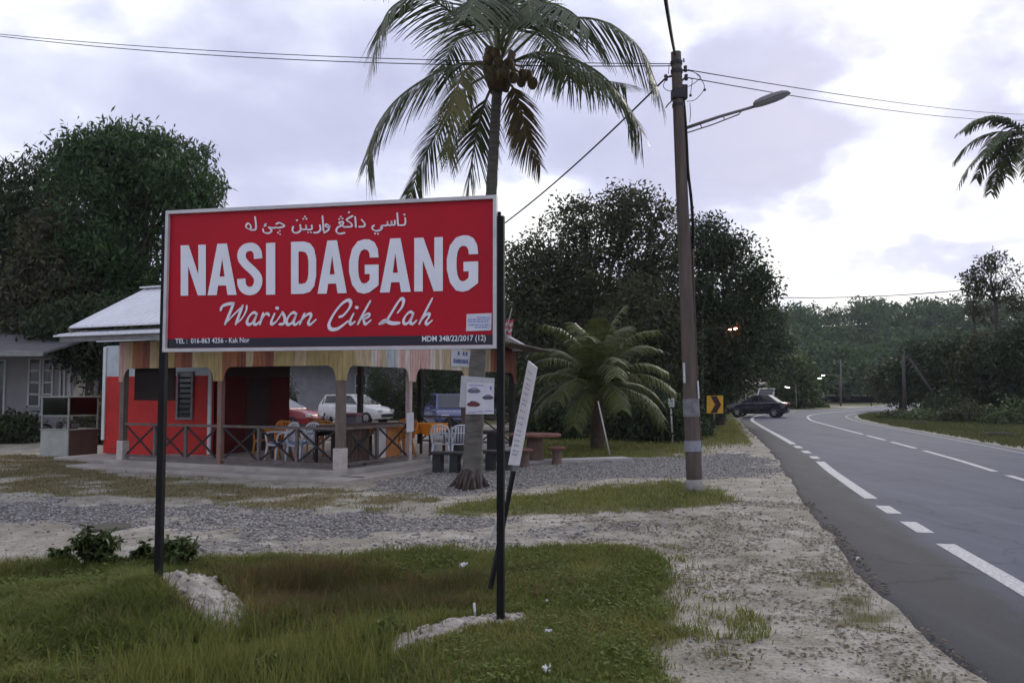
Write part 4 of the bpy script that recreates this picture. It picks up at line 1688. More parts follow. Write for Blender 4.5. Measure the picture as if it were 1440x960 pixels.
    zr = 2.02
    wl = MB()
    wl.box(((X0 + X1) / 2, Y0, (zr + .1) / 2), (X1 - X0, .12, zr - .1))
    MB().box((X1 - .06, (Y0 + Y1) / 2 + .06, (zr + .1) / 2), (.12, Y1 - Y0 - .12, zr - .1)).build('side_wall', mat('wall_red_shaded', (.11, .016, .016), .75, .3, 3, spec=.15), root)  # wall red split off and darkened: the porch interior's shade is in the colour
    wl.box((X0 + .06, (Y0 + Y1) / 2 + .06, (zr + .1) / 2), (.12, Y1 - Y0 - .12, zr - .1))
    wl.box(((X0 + X1) / 2, Y1, (zr + .1) / 2), (X1 - X0 - .25, .12, zr - .1))
    wall = wl.build('wall', red, root)
    up = MB()
    up.box(((X0 + X1) / 2, Y0, (zr + 2.8) / 2), (X1 - X0, .115, .775))
    MB().box((X1 - .06, (Y0 + Y1) / 2 + .06, (zr + 2.8) / 2), (.115, Y1 - Y0 - .12, .775)).build('side_wall', mat('upper_wall_shaded', (.05, .03, .028), .75, .3, 3), root)  # upper part coloured dark too, painting in the dimness under the roof
    up.box((X0 + .06, (Y0 + Y1) / 2 + .06, (zr + 2.8) / 2), (.115, Y1 - Y0 - .12, .775))
    up.build('upper_wall', pale, root)
    MB().box((X0 + .0, Y0 - .075, 1.6), (.10, .04, 2.35)).build('corner_strip', mat('strip_white', (.6, .62, .63), .7, .1, 4), root)
    MB().box((X1 + .0, Y0 - .075, 1.45), (.09, .04, 2.55)).build('corner_strip', mat('strip_white', (0, 0, 0)), root)
    # louvred window
    wx0, wx1, wz0, wz1 = -6.02, -5.55, 1.0, 2.1
    win = MB().box(((wx0 + wx1) / 2, Y0 - .065, (wz0 + wz1) / 2), (wx1 - wx0, .02, wz1 - wz0)).build('window', glass_mat('window_dark', (.012, .014, .016), .15), root)
    fr = mat('window_grey', (.20, .20, .20), .7, .2, 5)
    MB().box(((wx0 + wx1) / 2, Y0 - .085, wz1), (wx1 - wx0 + .06, .04, .05)).build('window_frame', fr, win)
    MB().box(((wx0 + wx1) / 2, Y0 - .085, wz0), (wx1 - wx0 + .06, .06, .05)).build('window_sill', fr, win)
    for x in (wx0, wx1):
        MB().box((x, Y0 - .085, (wz0 + wz1) / 2), (.05, .04, wz1 - wz0 - .05)).build('window_frame', fr, win)
    for i in range(8):
        z = wz0 + .1 + i * .125
        MB().box(((wx0 + wx1) / 2, Y0 - .10, z), (wx1 - wx0 - .06, .06, .008), rot=Matrix.Rotation(R(40), 3, 'X')).build('louvre', glass_mat('louvre_glass', (.03, .035, .04), .1), win)
    # door opening in the room's side
    MB().box((X1 + .005, 3.3, 1.08), (.02, .85, 1.86)).build('door', mat('door_dark', (.045, .02, .018), .7, .3, 4), root)
    # dark blind hung behind the front boards
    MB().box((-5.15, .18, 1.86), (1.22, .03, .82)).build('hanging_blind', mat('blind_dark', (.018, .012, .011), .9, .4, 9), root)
    # roof: steep pale front slope, long low back slope, lower eave strip
    prof = [(-.78, 3.06), (1.2, 4.10), (3.2, 3.66), (8.05, 2.80)]
    xa, xb = -6.72, .52

    def slope(y0, z0, y1, z1, name, x_a=xa, x_b=xb, th=.035, pitch=.19, m=roof_m):
        """Ribbed metal sheet between two eave lines."""
        vs, fs = [], []
        n = int((x_b - x_a) / pitch)
        xs = []
        for i in range(n):
            x = x_a + (x_b - x_a) * i / n
            xs += [(x, 0), (x + .12, 0), (x + .135, .022), (x + .165, .022), (x + .18, 0)]
        xs.append((x_b, 0))
        for x, h in xs:
            vs += [Vector((x, y0, z0 + h)), Vector((x, y1, z1 + h))]
        k = len(xs)
        for i in range(k - 1):
            fs.append((2 * i, 2 * i + 2, 2 * i + 3, 2 * i + 1))
        base = len(vs)
        vs += [v - Vector((0, 0, th + (v.z - (z0 if j % 2 == 0 else z1)))) for j, v in enumerate(list(vs))]
        for i in range(k - 1):
            fs.append((base + 2 * i + 1, base + 2 * i + 3, base + 2 * i + 2, base + 2 * i))
            fs.append((2 * i, base + 2 * i, base + 2 * i + 2, 2 * i + 2))
            fs.append((2 * i + 1, 2 * i + 3, base + 2 * i + 3, base + 2 * i + 1))
        fs.append((0, 1, base + 1, base))
        e = 2 * (k - 1)
        fs.append((e, base + e, base + e + 1, e + 1))
        return MB().add(vs, fs).build(name, m, root)
    r1 = slope(*prof[0], *prof[1], 'roof')
    slope(prof[1][0], prof[1][1], *prof[2], 'roof')
    slope(*prof[2], *prof[3], 'roof')
    MB().bar((xa, 1.2, 4.13), (xb, 1.2, 4.13), .26, .03).build('ridge_cap', roof_m, r1)
    slope(-1.02, 2.86, -.30, 2.99, 'eave_sheet', x_a=-6.9, x_b=.75)
    # room roof at left
    slope(.95, 2.88, 4.8, 3.3, 'room_roof', x_a=-8.0, x_b=-5.3)
    trim = mat('fascia', (.22, .215, .22), .8, .2, 4)
    MB().bar((-6.8, -.92, 2.77), (.55, -.92, 2.77), .03, .11).build('fascia', trim, root)
    tr2 = mat('barge_wood', (.20, .175, .155), .85, .3, 5)
    for (y0, z0), (y1, z1) in zip(prof[:-1], prof[1:]):
        for x in (xa + .02, xb - .02):
            MB().bar((x, y0, z0 - .10), (x, y1, z1 - .10), .03, .14).build('barge_board', tr2, root)
    MB().bar((xb + .25, 5.6, 2.86), (xb + .25, 8.2, 2.74), .55, .03).build('side_eave', tr2, root)
    # gable end filling under the right roof edge and rafters inside
    g = MB()
    g.prism([(0.05, 2.73), (YB, 2.73), (YB, 2.80), (3.2, 3.56), (1.2, 3.98), (0.05, 3.38)], (0, 1, 0), (0, 0, 1), (1, 0, 0), .03, (-.02, 0, 0))
    g.build('gable_boards', mat('gable_red_brown', (.16, .05, .035), .8, .3, 4), root)
    for i in range(6):
        y = .3 + i * 1.4
        MB().bar((XL + .05, y, 2.70), (-.05, y, 2.70), .06, .09).build('tie_beam', mat('post_dark', (0, 0, 0)), root)
    # sign hung on the boards, notice on the rail
    bn = MB().box((.108, 4.62, 2.44), (.012, .98, .40)).build('banner', mat('banner_white', (.54, .55, .58), .7, .1, 5), root)
    ink = mat('banner_blue', (.07, .09, .25), .7, .2, 9)
    polys = []
    r3 = random.Random(8)
    s = .10
    while s < .86:
        w = r3.uniform(.03, .07)
        polys.append([(s, .08), (s + w, .08), (s + w, .17 + r3.uniform(0, .05)), (s, .17)])
        s += w + .012
    for s in (.30, .55, .70):
        polys.append([(s, .25), (s + .06, .29), (s + .12, .25), (s + .10, .37), (s + .02, .37)])
    mb = MB()
    for pl in polys:
        mb.add([Vector((.116, 4.62 - .49 + a, 2.24 + b)) for a, b in pl], [tuple(range(len(pl)))])
    tag(mb.build('banner_print', ink, bn), kind='stuff')
    MB().box((.09, 2.36, .98), (.012, .28, .42)).build('notice', mat('notice_white', (.58, .58, .62), .7, .08, 5), root)
    root.location = RC
    root.rotation_euler = (0, 0, RZ)
    return root


build_restaurant()


# ------------------------------------------------------------------ plastic chairs
def make_chair(name, label, m, group, slats=True):
    root = thing(name, (0, 0, 0), label, 'chair', group)
    # local: faces +Y, seat at .43
    vs, fs = [], []
    nx, ny = 7, 7
    for j in range(ny):
        for i in range(nx):
            x = -.2 + .4 * i / (nx - 1)
            y = -.2 + .42 * j / (ny - 1)
            k = 1 - .10 * (1 - j / (ny - 1))
            z = .43 - .018 * (1 - (2 * i / (nx - 1) - 1) ** 2) - (.03 * ((j / (ny - 1)) ** 6))
            vs.append((x * k, y, z))
    fs = [(j * nx + i, j * nx + i + 1, (j + 1) * nx + i + 1, (j + 1) * nx + i) for j in range(ny - 1) for i in range(nx - 1)]
    seat = MB().add(vs, fs).build('seat', m, root, smooth=True)
    sd = seat.modifiers.new('solid', 'SOLIDIFY')
    sd.thickness = .014

    # back: arched frame with slats
    def bk(x, t):
        """Point on the back surface; t 0 at the seat, 1 at the top."""
        return Vector((x, -.20 - .13 * t - .05 * (1 - (x / .22) ** 2) * .6, .43 + .40 * t))
    frame = [bk(-.185, 0), bk(-.205, .4), bk(-.20, .72), bk(-.15, .93), bk(0, 1.02), bk(.15, .93), bk(.20, .72), bk(.205, .4), bk(.185, 0)]
    back = MB().tube(spline(frame, 4), .022, 6).build('backrest', m, root, smooth=True)
    for x in (-.12, -.06, 0, .06, .12):
        t1 = 1.0 - .10 * (x / .12) ** 2
        MB().tube([bk(x, .05), bk(x, .5), bk(x, t1)], [.018, .02, .018], 6, flat=.45).build('back_slat', m, back, smooth=True)
    MB().tube([bk(-.2, .58), bk(0, .58), bk(.2, .58)], .014, 6).build('back_slat', m, back, smooth=True)
    for sx in (-1, 1):
        MB().tube([(sx * .18, .18, .42), (sx * .225, .235, 0)], [.026, .018], 8).build('leg', m, root, smooth=True)
        MB().tube([(sx * .17, -.18, .42), (sx * .215, -.27, 0)], [.026, .018], 8).build('leg', m, root, smooth=True)
        arm = [bk(sx * .205, .5), Vector((sx * .255, -.12, .645)), Vector((sx * .26, .08, .64)), Vector((sx * .245, .19, .60)), Vector((sx * .2, .19, .42))]
        MB().tube(spline(arm, 5), .019, 7).build('armrest', m, root, smooth=True)
    return root


def put(o, x, y, rz, z=SLAB, tilt=0.0):
    o.location = rw(x, y, z)
    o.rotation_euler = (tilt, 0, RZ + rz)
    return o


def relabel(o, label):
    o['label'] = label
    return o


pwhite = mat('plastic_white', (.58, .60, .66), .4, .08, 6)
porange = mat('plastic_orange', (.56, .20, .03), .4, .15, 6)
pblue = mat('cushion_blue', (.12, .28, .58), .6, .25, 8)
cw = make_chair('plastic_chair', 'white plastic chair with blue seat, left of the pair behind the front rail', pwhite, 'white plastic chairs')
put(cw, -2.0, .62, R(160))
c2 = put(copy_tree(cw), -1.48, .66, R(172))
relabel(c2, 'white plastic chair with blue seat, right of the pair behind the front rail')
for c_ in (cw, c2):
    sd_ = [k for k in c_.children if k.name.startswith('seat')][0]
    pad = MB()
    pad.box((0, .01, .445), (.30, .32, .02))
    padm = pad.build('seat_pad', pblue, None, bevel=.008)
    padm.parent = sd_
co = make_chair('plastic_chair', 'orange plastic chair nearest the middle front post', porange, 'orange plastic chairs')
put(co, -2.45, 1.15, R(200))
for x, y, a, lb in ((-2.05, 2.35, 20, 'orange plastic chair behind the white pair, at the far table'), (-3.15, 1.5, 150, 'orange plastic chair in the dark beside the red room wall'),
                    (-2.75, 2.6, 60, 'orange plastic chair deep in the restaurant at the red wall'), (-.95, 3.6, 190, 'orange plastic chair left of the corner post, near the red car'),
                    (-.55, 3.0, 160, 'orange plastic chair just right of the corner post'), (-1.5, 4.2, 100, 'orange plastic chair furthest back in the restaurant')):
    o = copy_tree(co)
    relabel(put(o, x, y, R(a)), lb)


# ------------------------------------------------------------------ tables
def make_table(name, label, x, y, rz, w, d, h, top_m, leg_m, cloth=None, apron=True, z=SLAB):
    root = thing(name, (0, 0, 0), label, 'table')
    MB().box((0, 0, h - .015), (w, d, .03)).build('table_top', top_m, root, bevel=.005)
    for sx in (-1, 1):
        for sy in (-1, 1):
            MB().box((sx * (w / 2 - .06), sy * (d / 2 - .06), (h - .03) / 2), (.05, .05, h - .03)).build('leg', leg_m, root)
        MB().box((sx * (w / 2 - .06), 0, h - .09), (.025, d - .17, .08)).build('apron', leg_m, root)
    if cloth:
        cl = MB()
        n = 10
        vs, fs = [], []
        hang = .24
        ring = []
        for side in range(4):
            for i in range(n):
                t = i / n
                c = [(-1, -1), (1, -1), (1, 1), (-1, 1), (-1, -1)]
                a, b = c[side], c[side + 1]
                ring.append(((a[0] + (b[0] - a[0]) * t) * (w / 2 + .012), (a[1] + (b[1] - a[1]) * t) * (d / 2 + .012)))
        k = len(ring)
        vs = [(p[0], p[1], h + .006) for p in ring]
        for i, p in enumerate(ring):
            f = 1 + .05 * math.sin(i * 1.9)
            vs.append((p[0] * f, p[1] * f, h - hang + .03 * math.sin(i * 1.3)))
        fs = [tuple(range(k))] + [(i, i + k, (i + 1) % k + k, (i + 1) % k) for i in range(k)]
        o = fix_normals(cl.add(vs, fs).build('table_cover', cloth, root))
    put(root, x, y, rz, z)
    return root


tb = mat('table_brown', (.085, .05, .038), .6, .3, 4)
tk = mat('table_dark', (.02, .018, .018), .6, .3, 5)
make_table('dining_table', 'dark wooden table with white chairs behind the front rail', -.62, .85, 0, .9, .7, .72, tk, tk)
make_table('dining_table', 'brown dining table among orange chairs in the middle of the restaurant', -2.45, 1.9, 0, 1.3, .75, .74, tb, tb)
make_table('dining_table', 'dining table with orange cover seen left of the corner post', -1.2, 3.2, 0, 1.2, .8, .74, tb, tb, cloth=mat('cloth_orange_dull', (.36, .13, .02), .8, .25, 4))
make_table('covered_table', 'table under a bright orange cloth at the right side of the restaurant', -.5, 4.0, 0, .75, .75, .74, tb, tb, cloth=mat('cloth_orange', (.75, .25, .012), .75, .12, 4))
# white chairs tipped against the stone table
for i, (x, y) in enumerate(((.37, 3.27), (.72, 3.43))):
    o = copy_tree(cw)
    for k in list(o.children):
        for kk in list(k.children):
            if kk.name.startswith('seat_pad'):
                bpy.data.objects.remove(kk)
    relabel(put(o, x, y, R(20 + 16 * i), .065, 0), 'white plastic chair beside the orange-covered table' if i == 0 else 'white plastic chair between the orange-covered table and the palm trunk')


def build_cooler():
    root = thing('drinks_cooler', (0, 0, 0), 'pink-lidded grey drinks cooler on a red stand inside the restaurant', 'cooler')
    MB().box((0, 0, .22), (.42, .36, .44)).build('stand', mat('cooler_red', (.22, .02, .04), .6, .2, 5), root, bevel=.01)
    MB().box((0, 0, .66), (.40, .34, .42)).build('body', mat('cooler_grey', (.22, .21, .25), .6, .15, 5), root, bevel=.03)
    MB().box((0, 0, .91), (.43, .37, .07)).build('lid', mat('cooler_pink', (.40, .16, .22), .5, .15, 5), root, bevel=.02)
    MB().box((0, -.19, .52), (.05, .05, .05)).build('tap', mat('plastic_white', (0, 0, 0)), root, bevel=.01)
    put(root, -3.05, 4.6, R(8))


build_cooler()


def stone_set(x, y, rz):
    m = mat('stone_table', (.035, .035, .038), .85, .3, 6, bump=.4)
    root = thing('stone_table', (0, 0, 0), 'dark stone table on block legs behind the palm trunk', 'table')
    MB().box((0, 0, .70), (1.5, .7, .07)).build('table_top', m, root, bevel=.01)
    for sx in (-.45, .45):
        MB().box((sx, 0, .332), (.22, .45, .664)).build('leg', m, root, bevel=.01)
    root.location, root.rotation_euler = G(668, 648), (0, 0, rz)
    root.location.z = -.01
    for i, (dx, dy) in enumerate(((-.30, -.55), (.35, -.75))):
        b = thing('stone_bench', (0, 0, 0), ('dark stone bench at the left of the palm trunk' if i == 0 else 'dark stone bench behind the foot of the palm trunk'), 'bench')
        MB().box((0, 0, .40), (1.0 if i == 0 else 1.1, .34, .06)).build('seat', m, b, bevel=.01)
        for sx in (-.36, 0, .36):
            MB().box((sx, 0, .185), (.17, .28, .37)).build('leg', m, b, bevel=.01)
        q = G(640 if i == 0 else 690, 664 if i == 0 else 661)
        b.location = (q.x, q.y, -.01)
        b.rotation_euler = (0, 0, rz)


stone_set(0, 0, R(-12))


# ------------------------------------------------------------------ flag on the roof
def build_flag():
    base = rw(.30, 5.2, 3.40)
    root = thing('flag', base, 'faded red and white striped flag on a stick above the restaurant roof', 'flag')
    st0, st1 = P(708.5, 478, base.y), P(720, 433, base.y)
    MB().tube([st0, st1], [.014, .01], 6).build('stick', mat('grey_tie', (.35, .35, .36), .6), root)
    cols = [mat('flag_red', (.42, .07, .09), .8, .2, 5), mat('flag_white', (.5, .45, .45), .8, .15, 5)]
    n = 6
    for i in range(n):
        a0, a1 = 448 + i * 4.2, 448 + (i + 1) * 4.2
        m = MB()
        vs = []
        for k in range(4):
            t = k / 3
            x = 720 - 10.5 * t - (i - 3) * .6
            dz = 2.5 * math.sin(k * 2.0) + 3 * t
            vs += [P(x, a0 + dz, base.y - .08 * math.sin(k * 1.7)), P(x, a1 + dz, base.y - .08 * math.sin(k * 1.7 + .3))]
        m.add(vs, [(2 * k, 2 * k + 1, 2 * k + 3, 2 * k + 2) for k in range(3)])
        m.build('stripe', cols[i % 2], root)


build_flag()


# ------------------------------------------------------------------ paper bills on the palm trunk
def build_posters():
    Y = COCO.y - .22
    for (q, label, seed) in (([(648.5, 528), (695.5, 531.5), (694, 575), (646, 572)], 'plain weathered white poster behind another on the palm trunk', 0),
                             ([(656.5, 537.5), (694.5, 538.5), (694.5, 582), (655, 582)], 'white poster with three small dark cars on the palm trunk', 1)):
        yy = Y - .02 * seed
        c = [P(a, b, yy) for a, b in q]
        root = thing('poster', c[3].lerp(c[2], .5), label, 'poster')
        m = MB()
        m.add(c + [p + Vector((0, .006, 0)) for p in c], [(3, 2, 1, 0), (4, 5, 6, 7), (0, 1, 5, 4), (1, 2, 6, 5), (2, 3, 7, 6), (3, 0, 4, 7)])
        sh = fix_normals(m.build('sheet', mat('poster_white', (.56, .56, .62), .6, .1, 8) if seed else mat('poster_grey', (.42, .43, .45), .7, .12, 8), root))

        def at(s, t):
            return c[0].lerp(c[1], s).lerp(c[3].lerp(c[2], s), t) - Vector((0, .003, 0))
        if seed:
            def car(s, t, k, body, glass, flip=1):
                sh_ = [(-.22, .06), (-.24, .0), (-.16, -.05), (-.07, -.10), (.08, -.11), (.16, -.05), (.23, -.02), (.24, .05), (.15, .09), (-.12, .10)]
                flat_polys('car_picture', [[(s + a * k * flip, t + b * k * .9) for a, b in sh_]], at, body, sh)
                gl = [(-.12, -.04), (-.06, -.08), (.07, -.09), (.12, -.04)]
                flat_polys('car_picture_glass', [[(s + a * k * flip, t + b * k * .9) for a, b in gl]], lambda a, b: at(a, b) - Vector((0, .002, 0)), glass, sh)
            dk = mat('print_dark', (.07, .065, .09), .6, .2, 9)
            car(.27, .25, 1.0, mat('print_grey', (.13, .12, .17), .6, .2, 9), mat('print_pale', (.4, .4, .45), .6))
            car(.78, .46, .85, dk, mat('print_mauve', (.25, .18, .26), .6))
            car(.27, .68, 1.0, mat('print_red', (.14, .03, .035), .6, .3, 9), dk, -1)
            ink = []
            for t, s0, s1 in ((.07, .08, .62), (.90, .42, .62), (.88, .7, .95), (.93, .1, .35)):
                s = s0
                while s < s1:
                    ink.append([(s, t), (s + .05, t), (s + .05, t + .035), (s, t + .035)])
                    s += .07
            ink.append([(.84, .10), (.93, .12), (.90, .24), (.86, .22)])
            tag(flat_polys('poster_print', ink, at, mat('print_blue', (.14, .14, .36), .6, .2, 9), sh), kind='stuff')


build_posters()
# ------------------------------------------------------------------ vehicles
def make_car(name, label, body_col, loc, rz, L=4.2, W=1.7, H=1.42, kind='sedan', lights=False, group=None):
    """Car pointing along local +X, built from cross-sections with parts for glass, wheels and lamps."""
    root = thing(name, (0, 0, 0), label, 'van' if kind == 'van' else 'car', group)
    paint = mat('car_paint_%d_%d_%d' % tuple(int(c * 255) for c in body_col), body_col, .25, .05, 2, spec=.6)
    blk = mat('car_trim', (.012, .012, .013), .6, .2, 8)
    glass = glass_mat('car_glass', (.012, .015, .018), .05)
    s = L / 4.2
    # station: x, top height of the lower body, half width
    if kind == 'sedan':
        st = [(-2.08, .62, .60), (-2.02, .88, .74), (-1.7, .95, .80), (-1.2, .96, .84), (-.4, .93, .85), (.5, .92, .85), (1.0, .90, .84), (1.6, .82, .80), (1.98, .70, .72), (2.09, .52, .60)]
        roof = [(-1.55, .96, .70), (-.85, H - .02, .55), (-.2, H, .57), (.25, H - .03, .56), (1.0, .92, .72)]
    elif kind == 'hatch':
        st = [(-2.0, .60, .66), (-1.96, .92, .78), (-1.7, .98, .83), (-1.0, .97, .85), (0, .95, .85), (.7, .94, .85), (1.1, .93, .83), (1.65, .84, .79), (1.98, .68, .70), (2.06, .5, .6)]
        roof = [(-1.92, .98, .72), (-1.6, H - .03, .58), (-.6, H, .60), (.2, H - .02, .58), (1.15, .94, .74)]
    else:
        st = [(-2.1, .60, .74), (-2.08, 1.02, .82), (-1.6, 1.05, .84), (0, 1.05, .85), (1.0, 1.05, .85), (1.4, 1.02, .84), (1.8, .95, .80), (2.08, .75, .76), (2.14, .5, .68)]
        roof = [(-2.06, 1.05, .76), (-1.98, H - .06, .68), (-1.0, H, .70), (.9, H - .02, .68), (1.7, 1.02, .76)]
    k = W / 1.7
    vs, fs = [], []
    ring = 10
    for x, zt, hw in st:
        hw *= k
        zb = .22 if abs(x) < 1.9 else .30
        sec = [(hw * .90, zb), (hw, zb + .18), (hw * 1.01, (zb + zt) / 2 + .05), (hw * .97, zt - .07), (hw * .86, zt)]
        pts = sec + [(-a, b) for a, b in sec[::-1]]
        vs += [Vector((x * s, a, b)) for a, b in pts]
    n = len(st)
    for i in range(n - 1):
        fs += [(i * ring + j, i * ring + (j + 1) % ring, (i + 1) * ring + (j + 1) % ring, (i + 1) * ring + j) for j in range(ring)]
    fs += [tuple(range(ring)), tuple((n - 1) * ring + j for j in range(ring))[::-1]]
    body = fix_normals(MB().add(vs, fs).build('body', paint, root, smooth=True, bevel=.02))
    # greenhouse: pillars and roof in paint, panes set proud of it
    vs, fs = [], []
    for x, z, hw in roof:
        hw *= k
        zb = .90
        vs += [Vector((x * s, hw * 1.0, z)), Vector((x * s, -hw * 1.0, z))]
    zb = roof[0][1] - .06
    m = len(roof)
    low = []
    for x, z, hw in roof:
        vs_b = max(.80, min(.82, hw + .2)) * k * .94
        low += [Vector((x * s, vs_b, zb)), Vector((x * s, -vs_b, zb))]
    vs = vs + low
    for i in range(m - 1):
        a, b = 2 * i, 2 * i + 2
        fs += [(a, b, b + 1, a + 1), (a, 2 * m + a, 2 * m + b, b), (a + 1, b + 1, 2 * m + b + 1, 2 * m + a + 1)]
    fs += [(0, 1, 2 * m + 1, 2 * m), (2 * m - 2, 4 * m - 2, 4 * m - 1, 2 * m - 1)]
    cabin = fix_normals(MB().add(vs, fs).build('cabin', paint, root, smooth=False, bevel=.02))

    def pane(c, off):
        q = [Vector(p) for p in c]
        nn = (q[1] - q[0]).cross(q[2] - q[1]).normalized()
        if nn.dot(Vector(off)) < 0:
            nn = -nn
        cen = sum(q, Vector()) / len(q)
        q = [cen + (p - cen) * .90 + nn * .012 for p in q]
        MB().add(q, [tuple(range(len(q)))]).build('window', glass, cabin)
    # front and rear screens
    pane([vs[2 * m - 4], vs[2 * m - 2], vs[2 * m - 1], vs[2 * m - 3]], (1, 0, .3))
    pane([vs[0], vs[2], vs[3], vs[1]], (-1, 0, .3))
    for sd in (0, 1):
        tops = [vs[2 * i + sd] for i in range(m)]
        lows = [vs[2 * m + 2 * i + sd] for i in range(m)]
        zlow = zb + .10

        def mixp(i, t, f):
            a = tops[i].lerp(tops[i + 1], f)
            b = lows[i].lerp(lows[i + 1], f)
            return b.lerp(a, t)
        offv = (0, 1 if sd == 0 else -1, .3)
        pane([mixp(1, .2, .0), mixp(1, .93, .05), mixp(1, .93, .95), mixp(1, .2, .95)], offv)
        pane([mixp(2, .2, .05), mixp(2, .93, .05), mixp(2, .93, .95), mixp(3, .2, .55)], offv)
        pane([mixp(0, .2, .55), mixp(0, .86, .95), mixp(0, .2, .97)], offv)
    # wheels
    for wx in (-1.28 * s, 1.28 * s):
        for sy in (-1, 1):
            c = Vector((wx, sy * .74 * k, .31))
            t = MB()
            n_ = 18
            prof = [(.17, -.10), (.29, -.10), (.31, -.07), (.31, .07), (.29, .10), (.17, .10)]
            tv, tf = [], []
            for r_, o_ in prof:
                for j in range(n_):
                    a = 2 * math.pi * j / n_
                    tv.append(c + Vector((r_ * math.cos(a), o_, r_ * math.sin(a))))
            for i in range(len(prof) - 1):
                tf += [(i * n_ + j, i * n_ + (j + 1) % n_, (i + 1) * n_ + (j + 1) % n_, (i + 1) * n_ + j) for j in range(n_)]
            wh = t.add(tv, tf).build('wheel', blk, root, smooth=True)
            rim = MB()
            for j in range(6):
                a = 2 * math.pi * j / 6
                rim.bar(c + Vector((0, sy * .095, 0)), c + Vector((.19 * math.cos(a), sy * .095, .19 * math.sin(a))), .05, .02, up=(0, 1, 0))
            rim.build('rim', mat('alloy', (.35, .35, .36), .35, .1, 5, metal=.6), wh)
    for sy in (-1, 1):
        MB().box((1.98 * s, sy * .55 * k, .66), (.13, .30, .13)).build('headlight', emit_mat('headlight_on', (1, .95, .85), 1.5) if lights else glass_mat('headlight_glass', (.5, .5, .5), .1), root, bevel=.02)
        MB().box((-2.03 * s, sy * .58 * k, .80), (.10, .24, .16)).build('tail_lamp', mat('tail_red', (.3, .01, .01), .3), root, bevel=.02)
        MB().box((.82 * s, sy * .90 * k, .98), (.10, .16, .11)).build('mirror', paint, root, bevel=.02)
    MB().box((2.07 * s, 0, .42), (.06, 1.0 * k, .14)).build('grille', blk, root)
    root.location = loc
    root.rotation_euler = (0, 0, rz)
    return root


# dark saloon on the bend, nose to the left
q = G(1066, 587)
make_car('sedan_car', 'black saloon car on the far bend of the road, nose to the left', (.011, .010, .018), (q.x, q.y, ROAD_Z), R(180 - 28), 3.7, 1.6, 1.40, 'sedan', lights=False)
# cars parked beyond the restaurant
make_car('hatchback_car', 'white hatchback parked beyond the restaurant, seen under its roof', (.62, .62, .62), P(500, 590, 44).xy.to_3d() , R(-25), 3.9, 1.65, 1.5, 'hatch')
make_car('blue_car', 'dark blue car facing the road, parked beyond the restaurant beside the palm', (.03, .04, .14), P(632, 590, 36).xy.to_3d(), R(-75), 4.1, 1.7, 1.55, 'hatch')
make_car('red_car', 'red car parked behind the restaurant, seen between the orange chairs', (.22, .010, .016), P(388, 590, 36).xy.to_3d(), R(-15), 3.8, 1.6, 1.42, 'hatch')
make_car('white_van', 'white van parked behind the black saloon at the bend', (.68, .68, .70), P(1082, 560, 82).xy.to_3d(), R(-120), 4.6, 1.75, 1.95, 'van')


def build_motorcycle(loc, rz):
    root = thing('motorcycle', (0, 0, 0), 'dark motorcycle parked in front of the white house at the left', 'motorcycle')
    dk = mat('bike_black', (.014, .014, .016), .5, .3, 6)
    rd = mat('bike_red', (.06, .012, .012), .4, .2, 6)
    for x in (-.62, .62):
        n = 20
        w = MB()
        pts = [Vector((x + .28 * math.cos(2 * math.pi * i / n), 0, .28 + .28 * math.sin(2 * math.pi * i / n))) for i in range(n + 1)]
        w.tube(pts, .045, 7, cap=False)
        wh = w.build('wheel', dk, root, smooth=True)
        sp = MB()
        for i in range(6):
            a = math.pi * i / 6
            sp.bar((x - .26 * math.cos(a), 0, .28 - .26 * math.sin(a)), (x + .26 * math.cos(a), 0, .28 + .26 * math.sin(a)), .012, .012)
        sp.build('spokes', mat('alloy', (.35, .35, .36), .35), wh)
    MB().tube(spline([(-.75, 0, .78), (-.4, 0, .75), (0, 0, .72), (.15, 0, .78)], 4), [.05, .09, .11, .12, .12, .12, .12, .12, .11, .10, .09, .08, .06], 8, flat=.6).build('seat', dk, root, smooth=True)
    MB().tube(spline([(-.5, 0, .5), (-.1, 0, .42), (.25, 0, .55), (.42, 0, .85)], 4), .10, 8, flat=.8).build('body', rd, root, smooth=True)
    MB().box((0, 0, .33), (.34, .2, .24)).build('engine', dk, root, bevel=.03)
    for sy in (-.07, .07):
        MB().tube([(.62, sy, .28), (.45, sy, .9)], .022, 7).build('fork', mat('alloy', (0, 0, 0)), root, smooth=True)
    MB().tube(spline([(.3, -.34, 1.0), (.42, -.15, 1.0), (.44, 0, .95), (.42, .15, 1.0), (.3, .34, 1.0)], 4), .016, 6).build('handlebar', dk, root, smooth=True)
    MB().lathe([(.001, -.06), (.07, -.05), (.085, 0), (.06, .05), (.001, .06)], (.5, 0, .88), 10).build('headlight', glass_mat('headlight_glass'), root, smooth=True)
    MB().tube([(-.1, .14, .3), (-.7, .16, .36)], [.03, .045], 8).build('exhaust', mat('alloy', (0, 0, 0)), root, smooth=True)
    root.location, root.rotation_euler = loc, (0, 0, rz)


q = G(32, 621)
build_motorcycle((q.x, q.y, gz(q.x, q.y)), R(15))


